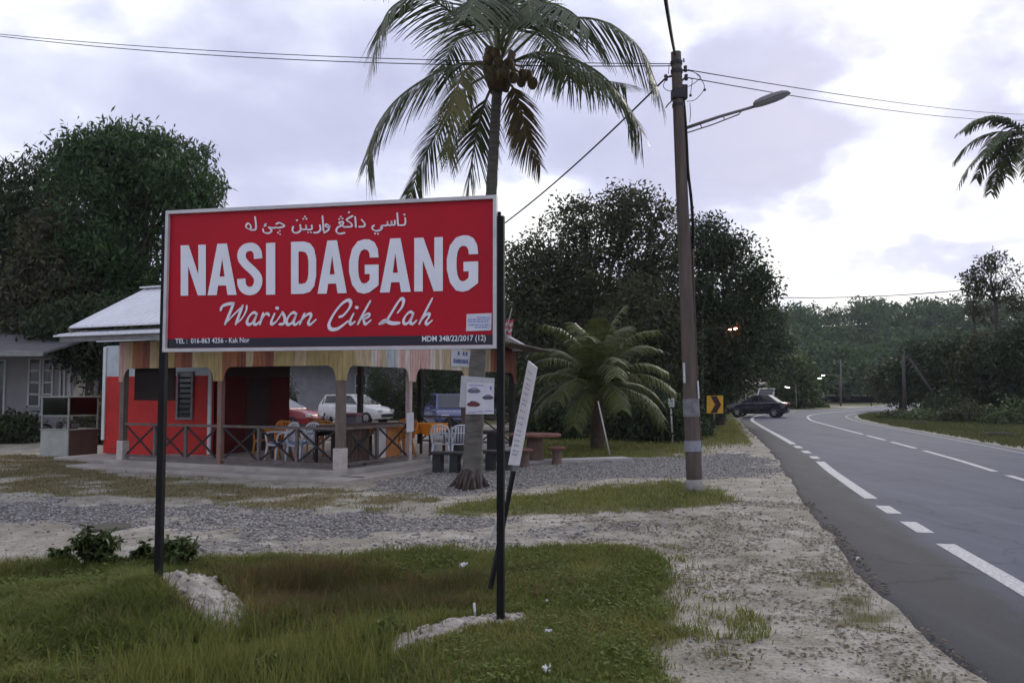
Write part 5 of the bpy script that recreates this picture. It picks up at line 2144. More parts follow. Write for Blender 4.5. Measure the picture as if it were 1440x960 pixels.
# ------------------------------------------------------------------ glazed food cart
def build_cart():
    q = G(97, 640)
    root = thing('food_cart', (0, 0, 0), 'glass-topped food cart with white front beside the restaurant', 'food cart')
    wt = mat('cart_white', (.34, .36, .33), .7, .15, 4)
    br = mat('cart_brown', (.075, .04, .032), .75, .3, 4)
    fr = mat('cart_frame', (.26, .28, .26), .6, .2, 6)
    w, d, hb, ht = .92, .95, .66, 1.52
    MB().box((0, -d / 2 + .02, hb / 2), (w, .04, hb)).build('front_panel', wt, root, bevel=.006)
    MB().box((w / 2 - .02, .02, hb / 2), (.04, d - .05, hb)).build('side_panel', br, root, bevel=.006)
    MB().box((-w / 2 + .02, .02, hb / 2), (.04, d - .05, hb)).build('side_panel', br, root, bevel=.006)
    MB().box((0, d / 2 - .02, hb / 2), (w - .09, .04, hb)).build('back_panel', br, root)
    MB().box((0, 0, hb + .015), (w + .03, d + .03, .03)).build('counter', fr, root, bevel=.004)
    MB().box((0, 0, ht - .015), (w + .06, d + .06, .03)).build('top', fr, root, bevel=.004)
    MB().box((0, 0, 1.02), (w - .06, d - .06, .025)).build('shelf', fr, root)
    for sx in (-1, 1):
        for sy in (-1, 1):
            MB().box((sx * (w / 2 - .02), sy * (d / 2 - .02), (hb + ht) / 2), (.035, .035, ht - hb - .06)).build('upright', fr, root)
    g = clear_glass('cart_glass', (.55, .6, .56))
    MB().box((0, -d / 2 + .02, 1.27), (w - .08, .006, .44)).build('glass_pane', g, root)
    MB().box((w / 2 - .02, 0, 1.27), (.006, d - .08, .44)).build('glass_pane', g, root)
    for x, h in ((-.25, .16), (.1, .2), (.28, .12)):
        MB().lathe([(.001, 0), (.08, 0), (.085, h), (.06, h + .02), (.001, h + .02)], (x, -.1, hb + .03), 10).build('pot', mat('cart_pot', (.08, .07, .07), .5), root, smooth=True)
    root.location, root.rotation_euler = (q.x, q.y, gz(q.x, q.y)), (0, 0, R(-20))


build_cart()


# ------------------------------------------------------------------ houses
def build_house(name, label, x0, x1, Y, h, wall, roof, wins, ov=.7, depth=5.0, rise=1.1, porch=1.0):
    root = thing(name, ((x0 + x1) / 2, Y, 0), label, 'house')
    t = .15
    MB().box(((x0 + x1) / 2, Y + depth / 2, h / 2), (x1 - x0, depth, h)).build('wall', wall, root)
    rf = MB()
    xa, xb, ya, yb, yc = x0 - ov, x1 + ov, Y - porch, Y + depth + ov, Y + depth / 2
    vs = [(xa, ya, h - .12), (xb, ya, h - .12), (xb, yc, h + rise), (xa, yc, h + rise), (xa, yb, h - .12), (xb, yb, h - .12)]
    lo = [(a, b, c - .07) for a, b, c in vs]
    rf.add(vs + lo, [(0, 1, 2, 3), (3, 2, 5, 4), (9, 8, 7, 6), (10, 11, 8, 9), (0, 6, 7, 1), (4, 5, 11, 10), (0, 3, 9, 6), (3, 4, 10, 9), (1, 7, 8, 2), (2, 8, 11, 5)])
    rf.build('roof', roof, root)
    MB().box(((xa + xb) / 2, ya - .01, h - .16), (xb - xa, .03, .16)).build('fascia', mat('fascia', (0, 0, 0)), root)
    gl = glass_mat('window_dark', (.012, .014, .016), .15)
    fr = mat('frame_white', (.55, .55, .56), .7, .1, 5)
    for (a, b, z0, z1, n) in wins:
        w = MB().box(((a + b) / 2, Y - .012, (z0 + z1) / 2), (b - a, .03, z1 - z0)).build('window', gl, root)
        for xx in (a, b):
            MB().box((xx, Y - .035, (z0 + z1) / 2), (.06, .05, z1 - z0)).build('window_frame', fr, w)
        for i in range(n + 1):
            MB().box(((a + b) / 2, Y - .034, z0 + (z1 - z0) * i / n), (b - a + .06, .04, .05)).build('window_bar', fr, w)
    return root


def px_x(px, Y):
    return (px - 720) / F_PX * Y


wh = mat('house_white', (.30, .30, .31), .8, .1, 3)
rd = mat('house_roof_dark', (.10, .10, .105), .8, .3, 3)
Y = 29.0
build_house('white_house', 'white house with louvred windows behind the food cart at the left', px_x(-150, Y), px_x(104, Y), Y, 2.95, wh, rd,
            [(px_x(42, Y), px_x(58, Y), 1.15, 2.75, 4), (px_x(62, Y), px_x(75, Y), 1.15, 2.75, 4), (px_x(86, Y), px_x(92, Y), .9, 2.8, 1), (px_x(-40, Y), px_x(8, Y), .3, 2.7, 1), (px_x(98, Y), px_x(100, Y), .9, 2.8, 1)], porch=3.2)
Y = 53.0
build_house('grey_house', 'pale grey house seen under the restaurant roof behind the parked cars', px_x(395, Y), px_x(560, Y), Y, 3.6, mat('house_grey', (.27, .27, .29), .8, .2, 2), rd,
            [(px_x(500, Y), px_x(515, Y), .6, 2.7, 3)], depth=6, porch=1.6)
Y = 92.0
build_house('cream_house', 'small cream building behind the van at the road bend', px_x(1030, Y), px_x(1068, Y), Y, 2.5, mat('house_cream', (.48, .44, .34), .8, .12, 3), mat('roof_rust', (.22, .17, .14), .8, .3, 3),
            [(px_x(1036, Y), px_x(1044, Y), .9, 1.9, 2)], depth=5, rise=.7)


# ------------------------------------------------------------------ street furniture
def lamp_pole(name, px, py_base, py_top, lamp_px, lamp_py, label, Y=None, lit=(1, .55, .4), strength=30, r=.06, head=.35):
    b = G(px, py_base) if Y is None else Vector((px_x(px, Y), Y, 0))
    root = thing(name, b, label, 'street lamp')
    gm = mat('lamp_pole_grey', (.16, .155, .15), .7, .2, 5)
    top = P(px, py_top, b.y)
    MB().tube([b - Vector((0, 0, .1)), top], [r, r * .7], 10).build('pole', gm, root, smooth=True)
    l = P(lamp_px, lamp_py, b.y)
    a = Vector((b.x, b.y, l.z - .1))
    MB().tube([a, a.lerp(l, .6) + Vector((0, 0, .05)), l], r * .45, 7).build('lamp_arm', gm, root, smooth=True)
    d = (l - a).normalized()
    h = MB().tube([l - d * .08, l + d * head * .4, l + d * head], [.05, .10, .05], 8, flat=.6).build('lamp_head', gm, root, smooth=True)
    MB().tube([l + d * .02 - Vector((0, 0, .06)), l + d * head * .5 - Vector((0, 0, .085)), l + d * head * .95 - Vector((0, 0, .06))], [.04, .085, .04], 8, flat=.7).build('lamp_glass', emit_mat('lamp_lit_%d' % int(lit[1] * 100), lit, strength), h, smooth=True)


lamp_pole('street_lamp', 988, 600, 428, 1022, 461, 'lit reddish street lamp in front of the dark roadside trees', lit=(1, .30, .18), strength=26, r=.07, head=.5)
lamp_pole('street_lamp', 1128, 0, 520, 1150, 531, 'distant lit street lamp by the road, left of the twin', Y=100, lit=(1, .92, .85), strength=9, r=.08, head=.45)
lamp_pole('street_lamp', 1182, 0, 505, 1160, 527, 'distant lit street lamp on the tall pole by the far road', Y=108, lit=(1, .92, .85), strength=9, r=.09, head=.45)
lamp_pole('street_lamp', 1244, 0, 528, 1234, 537, 'most distant lit street lamp against the wooded hill', Y=150, lit=(1, .92, .85), strength=9, r=.1, head=.6)
lamp_pole('street_lamp', 1119, 0, 540, 1111, 544, 'small round lit lamp beside the banana plants at the bend', Y=78, lit=(1, .95, .9), strength=4, r=.05, head=.5)


def build_chevron():
    b = G(1005, 603)
    root = thing('chevron_sign', b, 'yellow and black chevron bend sign at the roadside', 'road sign')
    Y_ = b.y
    c = [P(994, 556, Y_), P(1017, 556, Y_), P(1017, 581, Y_), P(994, 581, Y_)]
    m = MB().add(c + [p + Vector((0, .03, 0)) for p in c], [(3, 2, 1, 0), (4, 5, 6, 7), (0, 1, 5, 4), (1, 2, 6, 5), (2, 3, 7, 6), (3, 0, 4, 7)])
    pl = fix_normals(m.build('plate', mat('sign_yellow', (.62, .34, .02), .5, .1, 5), root))

    def at(s, t):
        return c[0].lerp(c[1], s).lerp(c[3].lerp(c[2], s), t) - Vector((0, .006, 0))
    flat_polys('chevron', [[(.22, .03), (.60, .03), (.88, .5), (.50, .5)], [(.50, .5), (.88, .5), (.60, .97), (.22, .97)]], at, mat('chevron_black', (.035, .006, .006), .5), pl)
    pm = mat('sign_post_grey', (.2, .2, .2), .7, .2, 5)
    MB().tube([Vector((b.x, Y_ + .06, -.1)), Vector((b.x, Y_ + .06, c[0].z))], .035, 8).build('post', pm, root, smooth=True)


build_chevron()


def build_small_sign():
    b = G(946, 624)
    root = thing('small_sign', b, 'small white sign on a thin white post by the hedge', 'sign')
    Y_ = b.y
    MB().tube([b - Vector((0, 0, .1)), P(943.5, 572, Y_)], .028, 8).build('post', mat('white_post', (.42, .42, .4), .7, .15, 5), root, smooth=True)
    pl = MB().box(P(944, 566, Y_ - .03), (.19, .03, .29)).build('plate', mat('plate_white', (.5, .5, .5), .6, .1, 5), root, bevel=.015)
    MB().box(P(944, 564, Y_ - .048), (.10, .006, .05)).build('mark', mat('plate_mark', (.12, .12, .14), .6), pl)
    MB().box(P(944, 568.5, Y_ - .048), (.12, .006, .025)).build('mark', mat('plate_mark', (.12, .12, .14), .6), pl)


build_small_sign()
a, b = G(858, 641), P(841, 564, 22.5)
o = MB().tube([Vector(a), Vector(b)], [.022, .02], 7).build('wooden_stake', mat('pale_stake', (.46, .44, .40), .8, .2, 5), None, smooth=True)
o.data.transform(Matrix.Translation(-a)); o.location = a
tag(o, 'pale thin stake leaning beside the young palm', 'stake')


def stone_stool_set():
    m = mat('red_brown_stone', (.17, .075, .055), .85, .3, 5, bump=.4)
    b = G(752, 650)
    t = thing('round_table', b, 'reddish stone table right of the leaning white board', 'table')
    MB().lathe([(.001, .60), (.60, .60), (.62, .63), (.60, .67), (.001, .67)], b, 20).build('table_top', m, t, smooth=False)
    MB().lathe([(.22, 0), (.20, .3), (.18, .6)], b, 14).build('pedestal', mat('stone_pedestal', (.15, .10, .085), .9, .3, 5), t, smooth=True)
    for px, py, lb in ((783, 652, 'reddish round stool right of the stone table'), (737, 656, 'reddish round stool half hidden by the leaning white board')):
        q = G(px, py)
        s = thing('stone_stool', q, lb, 'stool')
        MB().lathe([(.001, .33), (.19, .33), (.2, .36), (.18, .39), (.001, .39)], q, 16).build('seat', m, s)
        MB().lathe([(.12, 0), (.10, .17), (.12, .34)], q, 12).build('pedestal', mat('stone_pedestal', (0, 0, 0)), s, smooth=True)


stone_stool_set()
# far right: slanting pole strut and utility poles across the road
def simple_pole(name, a, b, r, label, cross=None):
    root = thing(name, a, label, 'utility pole')
    wm = mat('far_pole_wood', (.085, .075, .07), .9, .3, 4)
    MB().tube([a - Vector((0, 0, .1)), b], [r, r * .75], 9).build('shaft', wm, root, smooth=True)
    if cross:
        for z, w in cross:
            MB().bar(b + Vector((-w, 0, -z)), b + Vector((w, 0, -z)), .09, .09).build('crossarm', wm, root)


Y = 56
simple_pole('roadside_pole', Vector((px_x(1271, Y), Y, 0)), P(1270, 497, Y), .12, 'dark wooden pole in front of the trees across the road', cross=[(.15, .4)])
simple_pole('slanting_strut', Vector((px_x(1333, Y), Y, 0)), P(1279, 504, Y), .09, 'slanting wooden strut propped against the trees across the road')
Y = 95
simple_pole('roadside_pole', Vector((px_x(1181, Y), Y, 0)), P(1181, 533, Y), .09, 'far short pole with crossarms beside the road bend', cross=[(.2, .9), (1.0, .7)])
Y = 66
simple_pole('roadside_pole', Vector((px_x(1046, Y), Y, 0)), P(1046, 498, Y), .07, 'thin pale pole behind the black saloon at the bend')
cable('overhead_line', P(1090, 418, 60), P(1352, 408, 60), .2, .03, 'single overhead line crossing the sky above the wooded hill')
# ------------------------------------------------------------------ broadleaf trees
def leaf_cloud(lobes, n, size, rng, droop=.5, aspect=.38, clump=.32, per=34, fill=.25, gap=.0, under=.0):
    """Leaves grouped in twig clumps over the lobes' shells. lobes: (centre, radii). Returns V, Q, tint."""
    vol = np.array([r[0] * r[1] + r[1] * r[2] + r[0] * r[2] for _, r in lobes])
    vol = vol / vol.sum()
    nc = max(int(n / per), 1)
    pick = rng.choice(len(lobes), nc, p=vol)
    C = np.array([tuple(c) for c, _ in lobes])[pick]
    Rr = np.array([tuple(r) for _, r in lobes])[pick]
    d = rng.normal(size=(nc, 3))
    d /= np.linalg.norm(d, axis=1, keepdims=True)
    rad = np.where(rng.random(nc) < fill, rng.random(nc) ** .5, rng.uniform(.78, 1.08, nc))
    lump = fbm(d[:, 0] * 2.1 + pick * 3.7 + 9, d[:, 2] * 2.1 + d[:, 1] * 1.3 + 4, 17, 3)
    cc = C + d * Rr * (rad * (.55 + .9 * lump))[:, None]
    if gap > 0:                                     # leave sky holes where a coarse noise is low
        h = fbm(cc[:, 0] * .9 + 7, cc[:, 2] * .9 + cc[:, 1] * .4, 5)
        keep = (h > gap) | (rad < .5)
        cc = cc[keep]
        d = d[keep]
        nc = len(cc)
    tone = np.clip(rng.normal(.42, .30, nc) + .12 * d[:, 2], 0, 1)
    idx = np.repeat(np.arange(nc), per)
    m = len(idx)
    p = cc[idx] + np.clip(rng.normal(size=(m, 3)), -1.7, 1.7) * np.array([clump, clump, clump * .62])
    a = rng.normal(size=(m, 3))
    a[:, 2] -= droop * 1.6
    a /= np.linalg.norm(a, axis=1, keepdims=True)
    b = np.cross(a, rng.normal(size=(m, 3)))
    b /= np.linalg.norm(b, axis=1, keepdims=True) + 1e-9
    L = size * rng.uniform(.6, 1.25, m)[:, None]
    w = L * aspect
    v0, v1, v2, v3 = p, p + a * L * .5 + b * w * .5, p + a * L, p + a * L * .5 - b * w * .5
    V = np.stack([v0, v1, v2, v3], 1).reshape(-1, 3)
    Q = np.arange(4 * m).reshape(-1, 4)
    T = np.repeat(np.clip(tone[idx] + rng.normal(0, .12, m), 0, 1), 4)
    return V, Q, T


TRUNK_M = mat('tree_bark', (.075, .06, .05), .95, .35, 5, bump=.8, col2=(.035, .028, .025), stretch=(2, 2, .6), bscale=12)


def tree(name, label, base, lobes, n, size, m, seed, trunk_r=.2, cat='tree', group=None, fork=.45, droop=.5, aspect=.38, clump=.32, per=34, fill=.25, gap=0.0, bark=None, twigs=5):
    rng = np.random.default_rng(seed)
    rr = random.Random(seed)
    base = Vector(base)
    root = thing(name, base, label, cat, group)
    V, Q, T = leaf_cloud(lobes, n, size, rng, droop, aspect, clump, per, fill, gap)
    np_mesh('crown', V, Q, m, root, tint=T)
    cen = sum((Vector(c) for c, _ in lobes), Vector()) / len(lobes)
    tk = MB()
    zf = base.z + (cen.z - base.z) * fork
    fk = Vector((base.x + (cen.x - base.x) * .3, base.y + (cen.y - base.y) * .3, zf))
    sp = spline([base - Vector((0, 0, .15)), base.lerp(fk, .5) + Vector((rr.uniform(-.1, .1), 0, 0)), fk], 5)
    tk.tube(sp, [trunk_r * (1.3 - .55 * i / (len(sp) - 1)) for i in range(len(sp))], 10)
    for c, r in lobes:
        c = Vector(c)
        mid = fk.lerp(c, .5) + Vector((rr.uniform(-.3, .3), rr.uniform(-.2, .2), rr.uniform(0, .3)))
        ln = spline([fk - Vector((0, 0, trunk_r)), mid, c], 4)
        tk.tube(ln, [trunk_r * .62 * (1 - .72 * i / (len(ln) - 1)) for i in range(len(ln))], 7)
        for k in range(twigs):
            dv = Vector((rr.gauss(0, 1), rr.gauss(0, 1), rr.gauss(.35, .8))).normalized()
            e = c + Vector((dv.x * r[0], dv.y * r[1], dv.z * r[2])) * .98
            s0 = ln[int(len(ln) * rr.uniform(.5, .95))]
            tk.tube([s0, s0.lerp(e, .5) + Vector((0, 0, .1)), e], [trunk_r * .2, trunk_r * .13, trunk_r * .05], 5)
    tk.build('trunk', bark or TRUNK_M, root, smooth=True)
    return root


def lob(Y, *items):
    """Lobes given by photo column, row, radii in photo pixels; depth radius follows the mean."""
    out = []
    for it in items:
        a, b, rx, ry = it[:4]
        yy = Y + (it[4] if len(it) > 4 else 0)
        k = yy / F_PX
        out.append((P(a, b, yy), (rx * k, (rx + ry) / 2 * k, ry * k)))
    return out


def gx(px, Y):
    return Vector((px_x(px, Y), Y, 0))


mango = leaf_mat('mango_leaf', (.018, .040, .013), (.074, .132, .042), .55, .25)
dark_leaf = leaf_mat('dark_leaf', (.017, .029, .012), (.056, .082, .030), .6, .22)
brown_leaf = leaf_mat('brownish_leaf', (.032, .036, .018), (.098, .092, .046), .6, .22)
olive = leaf_mat('olive_leaf', (.022, .028, .010), (.078, .086, .034), .6, .25)
mid_leaf = leaf_mat('mid_green_leaf', (.030, .050, .018), (.105, .145, .050), .55, .25)
lime = leaf_mat('lime_leaf', (.032, .056, .014), (.100, .135, .038), .5, .25)

tree('mango_tree', 'large rounded green mango tree behind the left of the signboard', gx(150, 31),
     lob(31, (185, 215, 70, 48), (240, 255, 62, 60), (262, 330, 50, 62), (150, 270, 72, 70), (205, 330, 75, 60), (150, 370, 75, 60), (225, 400, 60, 40), (135, 210, 40, 32), (170, 440, 70, 40)),
     56000, .28, mango, 1, .30, droop=.75, aspect=.28, clump=.30, fill=.28, gap=.40)
tree('dark_tree', 'dark tree with drooping leaves at the left edge of the picture', gx(20, 34),
     lob(34, (35, 270, 50, 50), (90, 255, 42, 45), (-25, 310, 60, 70), (45, 340, 70, 60), (0, 410, 70, 60), (60, 430, 70, 55), (-70, 380, 60, 80)),
     34000, .30, dark_leaf, 2, .28, droop=.8, aspect=.28, clump=.36, fill=.3, gap=.30)
tree('brown_leafed_tree', 'smaller brownish-leaved tree in front of the dark trees at the left', gx(75, 30.5),
     lob(30.5, (78, 335, 40, 45), (70, 395, 58, 50), (110, 430, 50, 45), (35, 440, 45, 45)),
     17000, .22, brown_leaf, 3, .2, droop=.5, aspect=.4, clump=.28, fill=.3, gap=.25)
tree('shade_tree', 'dense low dark tree between the white house and the restaurant', gx(128, 29),
     lob(29, (125, 480, 50, 32), (95, 455, 55, 30), (150, 500, 32, 36), (160, 450, 60, 30)),
     15000, .22, dark_leaf, 4, .14, clump=.26, fill=.4, fork=.75)
tree('feathery_tree', 'broad feathery olive tree behind the young palm', gx(838, 44),
     lob(44, (765, 365, 48, 45), (822, 325, 62, 42), (885, 300, 50, 32), (925, 345, 48, 50), (770, 435, 60, 50), (850, 410, 75, 55), (912, 420, 50, 60), (735, 400, 35, 60), (790, 505, 80, 50)),
     58000, .26, olive, 5, .32, droop=.15, aspect=.42, clump=.38, per=26, fill=.34, gap=.36, twigs=12)
tree('roadside_tree', 'dense dark roadside tree just right of the utility pole', gx(1008, 41),
     lob(41, (985, 335, 42, 32), (1030, 370, 40, 42), (980, 400, 55, 58), (1045, 430, 42, 48), (1000, 470, 60, 52), (955, 470, 50, 60), (1072, 398, 18, 26), (1035, 505, 45, 50), (960, 540, 45, 50), (985, 560, 30, 35)),
     48000, .24, dark_leaf, 6, .3, droop=.25, aspect=.42, clump=.34, per=28, fill=.35, gap=.30, twigs=8)
tree('leaning_tree', 'small dark tree overhanging the road where it bends', gx(1020, 63),
     lob(63, (1078, 452, 24, 22), (1062, 478, 36, 28), (1085, 490, 20, 24), (1050, 510, 34, 26)),
     9000, .30, dark_leaf, 7, .2, clump=.36, fill=.3, gap=.25)
tree('green_bush_tree', 'mid-green leafy tree behind the young palm crown', gx(905, 36),
     lob(36, (905, 430, 40, 36), (880, 470, 55, 45), (930, 500, 45, 50), (860, 530, 50, 50)),
     15000, .24, olive, 8, .18, clump=.3, fill=.35, gap=.22)
# hedge bushes behind the young palm and along the back of the lot
for i, (a, b, rx, ry, Y_, mm, lb) in enumerate((
        (775, 590, 45, 40, 30, dark_leaf, 'dark bush right of the leaning white board'), (880, 590, 40, 42, 29, olive, 'olive bush right of the young palm'),
        (925, 585, 38, 45, 28, dark_leaf, 'dark bush behind the small white sign'), (965, 600, 26, 34, 31, dark_leaf, 'dark bush hidden behind the utility pole'),
        (972, 585, 20, 30, 40, olive, 'low bush left of the chevron sign'), (820, 570, 50, 60, 33, olive, 'tall bush behind the young palm trunk'),
        (700, 560, 55, 60, 50, dark_leaf, 'dark bush beyond the restaurant, behind the palm trunk'), (610, 545, 50, 60, 52, dark_leaf, 'dark bush beyond the restaurant above the blue car'),
        (560, 560, 40, 60, 50, olive, 'tall bush at the right end of the grey house'), (1022, 545, 16, 26, 62, dark_leaf, 'dark bush behind the nose of the black saloon'),
        (134, 590, 22, 34, 27, brown_leaf, 'leafy bush between food cart and red wall'),
        (532, 555, 16, 55, 49, dark_leaf, 'narrow dark bush in front of the grey house, left of the pinkish post'), (398, 570, 14, 40, 49, dark_leaf, 'dark bush at the left end of the grey house'),
        (15, 600, 26, 16, 27.5, dark_leaf, 'low dark bush beside the motorcycle'))):
    tree('bush', lb, gx(a, Y_), lob(Y_, (a, b, rx, ry), (a - rx * .4, b + ry * .4, rx * .7, ry * .6), (a + rx * .4, b + ry * .3, rx * .7, ry * .65)),
         7000, .17, mm, 40 + i, .05, 'bush', clump=.22, fill=.4, per=24, fork=.2, twigs=3)
# tall backdrop trees beyond the lot
for i, (a, b, rx, ry, Y_, mm, lb) in enumerate((
        (300, 470, 90, 110, 60, dark_leaf, 'tall dark tree behind the restaurant roof, left'), (480, 460, 100, 110, 62, dark_leaf, 'tall dark tree behind the grey house'),
        (640, 450, 90, 110, 60, olive, 'tall tree beyond the restaurant behind the palm trunk'), (745, 480, 60, 90, 58, dark_leaf, 'tall tree beyond the right end of the restaurant'),
        (-40, 480, 90, 90, 48, dark_leaf, 'dark tree rising behind the white house'))):
    tree('backdrop_tree', lb, gx(a, Y_), lob(Y_, (a, b, rx * .7, ry * .7), (a - rx * .5, b + ry * .3, rx * .6, ry * .6), (a + rx * .5, b + ry * .25, rx * .6, ry * .6), (a, b + ry * .55, rx, ry * .5)),
         12000, .5, mm, 60 + i, .3, clump=.7, fill=.35, per=26)

# ------------------------------------------------------------------ across the road
for i, (a, top, Y_, rx, mm, n, lb) in enumerate((
        (1300, 478, 62, 38, dark_leaf, 9000, 'dark tree behind the slanting strut across the road'), (1345, 472, 58, 44, dark_leaf, 10000, 'dark tree right of the slanting strut'),
        (1395, 464, 54, 42, olive, 10000, 'olive tree under the tall thin tree at the right'), (1440, 450, 52, 48, dark_leaf, 11000, 'dark tree at the right edge of the picture'),
        (1265, 500, 72, 34, olive, 7000, 'bushy tree at the inside of the far bend'), (1490, 430, 50, 50, dark_leaf, 6000, 'dark tree cut by the right edge of the picture'))):
    base_row = 550 + CAM_H * F_PX / Y_
    h = base_row - top
    tree('verge_tree', lb, gx(a, Y_), lob(Y_, (a, top + h * .22, rx * .75, h * .2), (a - rx * .5, top + h * .42, rx * .7, h * .22), (a + rx * .5, top + h * .40, rx * .7, h * .22), (a, top + h * .62, rx, h * .22)),
         n, .34, mm, 80 + i, .16, clump=.42, fill=.35, per=24, gap=.24, twigs=7)
tree('tall_thin_tree', 'tall thin tree with a small open crown standing above the others at the right', gx(1404, 57),
     lob(57, (1398, 372, 26, 15), (1385, 390, 24, 18), (1412, 388, 22, 18), (1400, 402, 24, 12), (1372, 405, 10, 10), (1428, 420, 14, 18)),
     4200, .28, olive, 90, .14, clump=.30, fill=.15, per=14, gap=.42, fork=.86, twigs=9)
tree('tall_thin_tree', 'thin half-bare tree left of the tallest one at the right', gx(1372, 60),
     lob(60, (1362, 395, 10, 12), (1368, 425, 12, 16), (1380, 440, 16, 14)), 900, .28, brown_leaf, 91, .10, clump=.3, fill=.2, per=10, fork=.8, twigs=8)
for i, (a, b, rx, ry, Y_, mm, lb) in enumerate((
        (1300, 592, 40, 14, 47, mid_leaf, 'green scrub at the foot of the slanting strut'), (1365, 590, 50, 22, 44, olive, 'olive scrub on the verge across the road'),
        (1430, 592, 45, 24, 41, mid_leaf, 'green scrub on the verge at the right edge'), (1262, 590, 22, 10, 50, olive, 'low scrub on the inside of the bend'), (1335, 575, 40, 26, 50, dark_leaf, 'dark scrub under the trees across the road'))):
    tree('scrub_bush', lb, gx(a, Y_), lob(Y_, (a, b, rx, ry), (a - rx * .5, b + ry * .3, rx * .6, ry * .6), (a + rx * .5, b + ry * .3, rx * .6, ry * .6)),
         5000, .22, mm, 100 + i, .04, 'bush', clump=.28, fill=.4, per=20, fork=.15, twigs=2)
# banana-like clump and small trees at the bend
tree('bend_tree', 'light green leafy tree at the outside of the far bend', gx(1118, 82),
     lob(82, (1115, 520, 20, 26), (1128, 545, 18, 24), (1105, 550, 16, 26)), 6000, .45, lime, 110, .12, clump=.5, fill=.35, per=20)
tree('bend_tree', 'dark green tree behind the white van at the bend', gx(1062, 110),
     lob(110, (1060, 520, 34, 24), (1090, 530, 26, 28), (1040, 530, 30, 28)), 7000, .6, mid_leaf, 111, .2, clump=.7, fill=.35, per=20)
tree('bush', 'bright green bush on the verge beyond the bend', gx(1140, 88), lob(88, (1138, 565, 12, 11), (1150, 570, 10, 7)), 2500, .35, lime, 112, .05, 'bush', clump=.35, fork=.2)


# ------------------------------------------------------------------ wooded hill
def hill_z(x, y):
    r = 20.5 * np.exp(-((y - 230) / 66.0) ** 2) * (.80 + .35 * fbm(x * .016, y * .004, 33))
    fade = ss(-140, -60, x) * (1 - ss(240, 420, x))
    return r * fade


def build_hill():
    xs, ys = np.linspace(-170, 430, 61), np.linspace(125, 330, 34)
    X, Y_ = np.meshgrid(xs, ys)
    z = hill_z(X, Y_) - .4
    nx = len(xs)
    i, j = np.meshgrid(np.arange(nx - 1), np.arange(len(ys) - 1))
    a = (j * nx + i).ravel()
    np_o = np_mesh('hill', np.stack([X.ravel(), Y_.ravel(), z.ravel()], 1), np.stack([a, a + 1, a + nx + 1, a + nx], 1),
                   mat('hill_undergrowth', (.03, .04, .018), 1.0, .3, .1, spec=0), smooth=True)
    tag(np_o, kind='structure')
    rng = np.random.default_rng(77)
    lobes = []
    k = 0
    while len(lobes) < 760 and k < 20000:
        k += 1
        y = rng.uniform(118, 238)
        x = rng.uniform(-.02, .72) * y + rng.uniform(-6, 6)
        s = float(road_side(np.array([x]), np.array([y]))[0])
        if abs(s) < 5.5 and y < 145:
            continue
        zz = float(hill_z(np.array([x]), np.array([y]))[0])
        r = rng.uniform(1.6, 3.6)
        h = rng.uniform(3.0, 6.5)
        lobes.append((Vector((x, y, zz + h * .55)), (r, r, h * .5)))
    V, Q, T = leaf_cloud(lobes, 150000, .85, rng, .2, .55, .55, 10, .2)
    o = np_mesh('hill_forest', V, Q, leaf_mat('forest_leaf', (.020, .042, .015), (.080, .130, .045), .65, .25), tint=T)
    tag(o, 'dense green forest covering the far hill', 'forest', kind='stuff')


build_hill()


# forest edge closing the view between the near trees and the hill
def build_wood():
    rng = np.random.default_rng(78)
    lobes = []
    for k in range(190):
        y = rng.uniform(85, 120)
        x = rng.uniform(-.85, .24) * y
        r = rng.uniform(2, 4)
        h = rng.uniform(4, 8)
        lobes.append((Vector((x, y, h * .5)), (r, r, h * .5)))
    for k in range(120):
        y = rng.uniform(66, 110)
        x = rng.uniform(.50, .75) * y + 6
        if abs(float(road_side(np.array([x]), np.array([y]))[0])) < 6.5:
            continue
        r = rng.uniform(1.5, 2.8)
        h = rng.uniform(3, 5.5)
        lobes.append((Vector((x, y, h * .5)), (r, r, h * .5)))
    V, Q, T = leaf_cloud(lobes, 70000, .7, rng, .2, .55, .5, 10, .2)
    o = np_mesh('far_wood', V, Q, MATS['forest_leaf'], tint=T)
    tag(o, 'dark wood closing the view behind the houses and along the far road', 'forest', kind='stuff')


build_wood()
# ------------------------------------------------------------------ grass, weeds, gravel, litter
def blades(x, y, h, w, lean, tone, m, name, label, rng):
    n = len(x)
    z = ground_z(x, y)
    az = rng.uniform(0, 2 * np.pi, n)
    la = rng.uniform(0, 2 * np.pi, n)
    sx, sy = np.cos(az) * w / 2, np.sin(az) * w / 2
    lx, ly = np.cos(la) * lean * h, np.sin(la) * lean * h
    def pt(dx, dy, dz):
        return np.stack([x + dx, y + dy, z + dz], 1)
    o = np.zeros(n)
    v = [pt(-sx, -sy, o - .01), pt(sx, sy, o - .01), pt(sx * .75 + lx * .35, sy * .75 + ly * .35, h * .55), pt(-sx * .75 + lx * .35, -sy * .75 + ly * .35, h * .55),
         pt(lx + sx * .1, ly + sy * .1, h * (1 - .25 * lean)), pt(lx - sx * .1, ly - sy * .1, h * (1 - .25 * lean))]
    V = np.stack(v, 1).reshape(-1, 3)
    b = np.arange(n)[:, None] * 6
    Q = np.concatenate([b + np.array([0, 1, 2, 3]), b + np.array([3, 2, 4, 5])], 0)
    ob = np_mesh(name, V, Q, m, tint=np.repeat(np.clip(tone, 0, 1), 6))
    return tag(ob, label, 'grass', kind='stuff')


def scatter(n, x0, x1, y0, y1, rng, far_bias=0.0):
    x = rng.uniform(x0, x1, n)
    y = rng.uniform(y0, y1, n)
    return x, y


def in_view(x, y, m=40):
    px = x / y * F_PX + 720
    return (px > -m) & (px < 1440 + m)


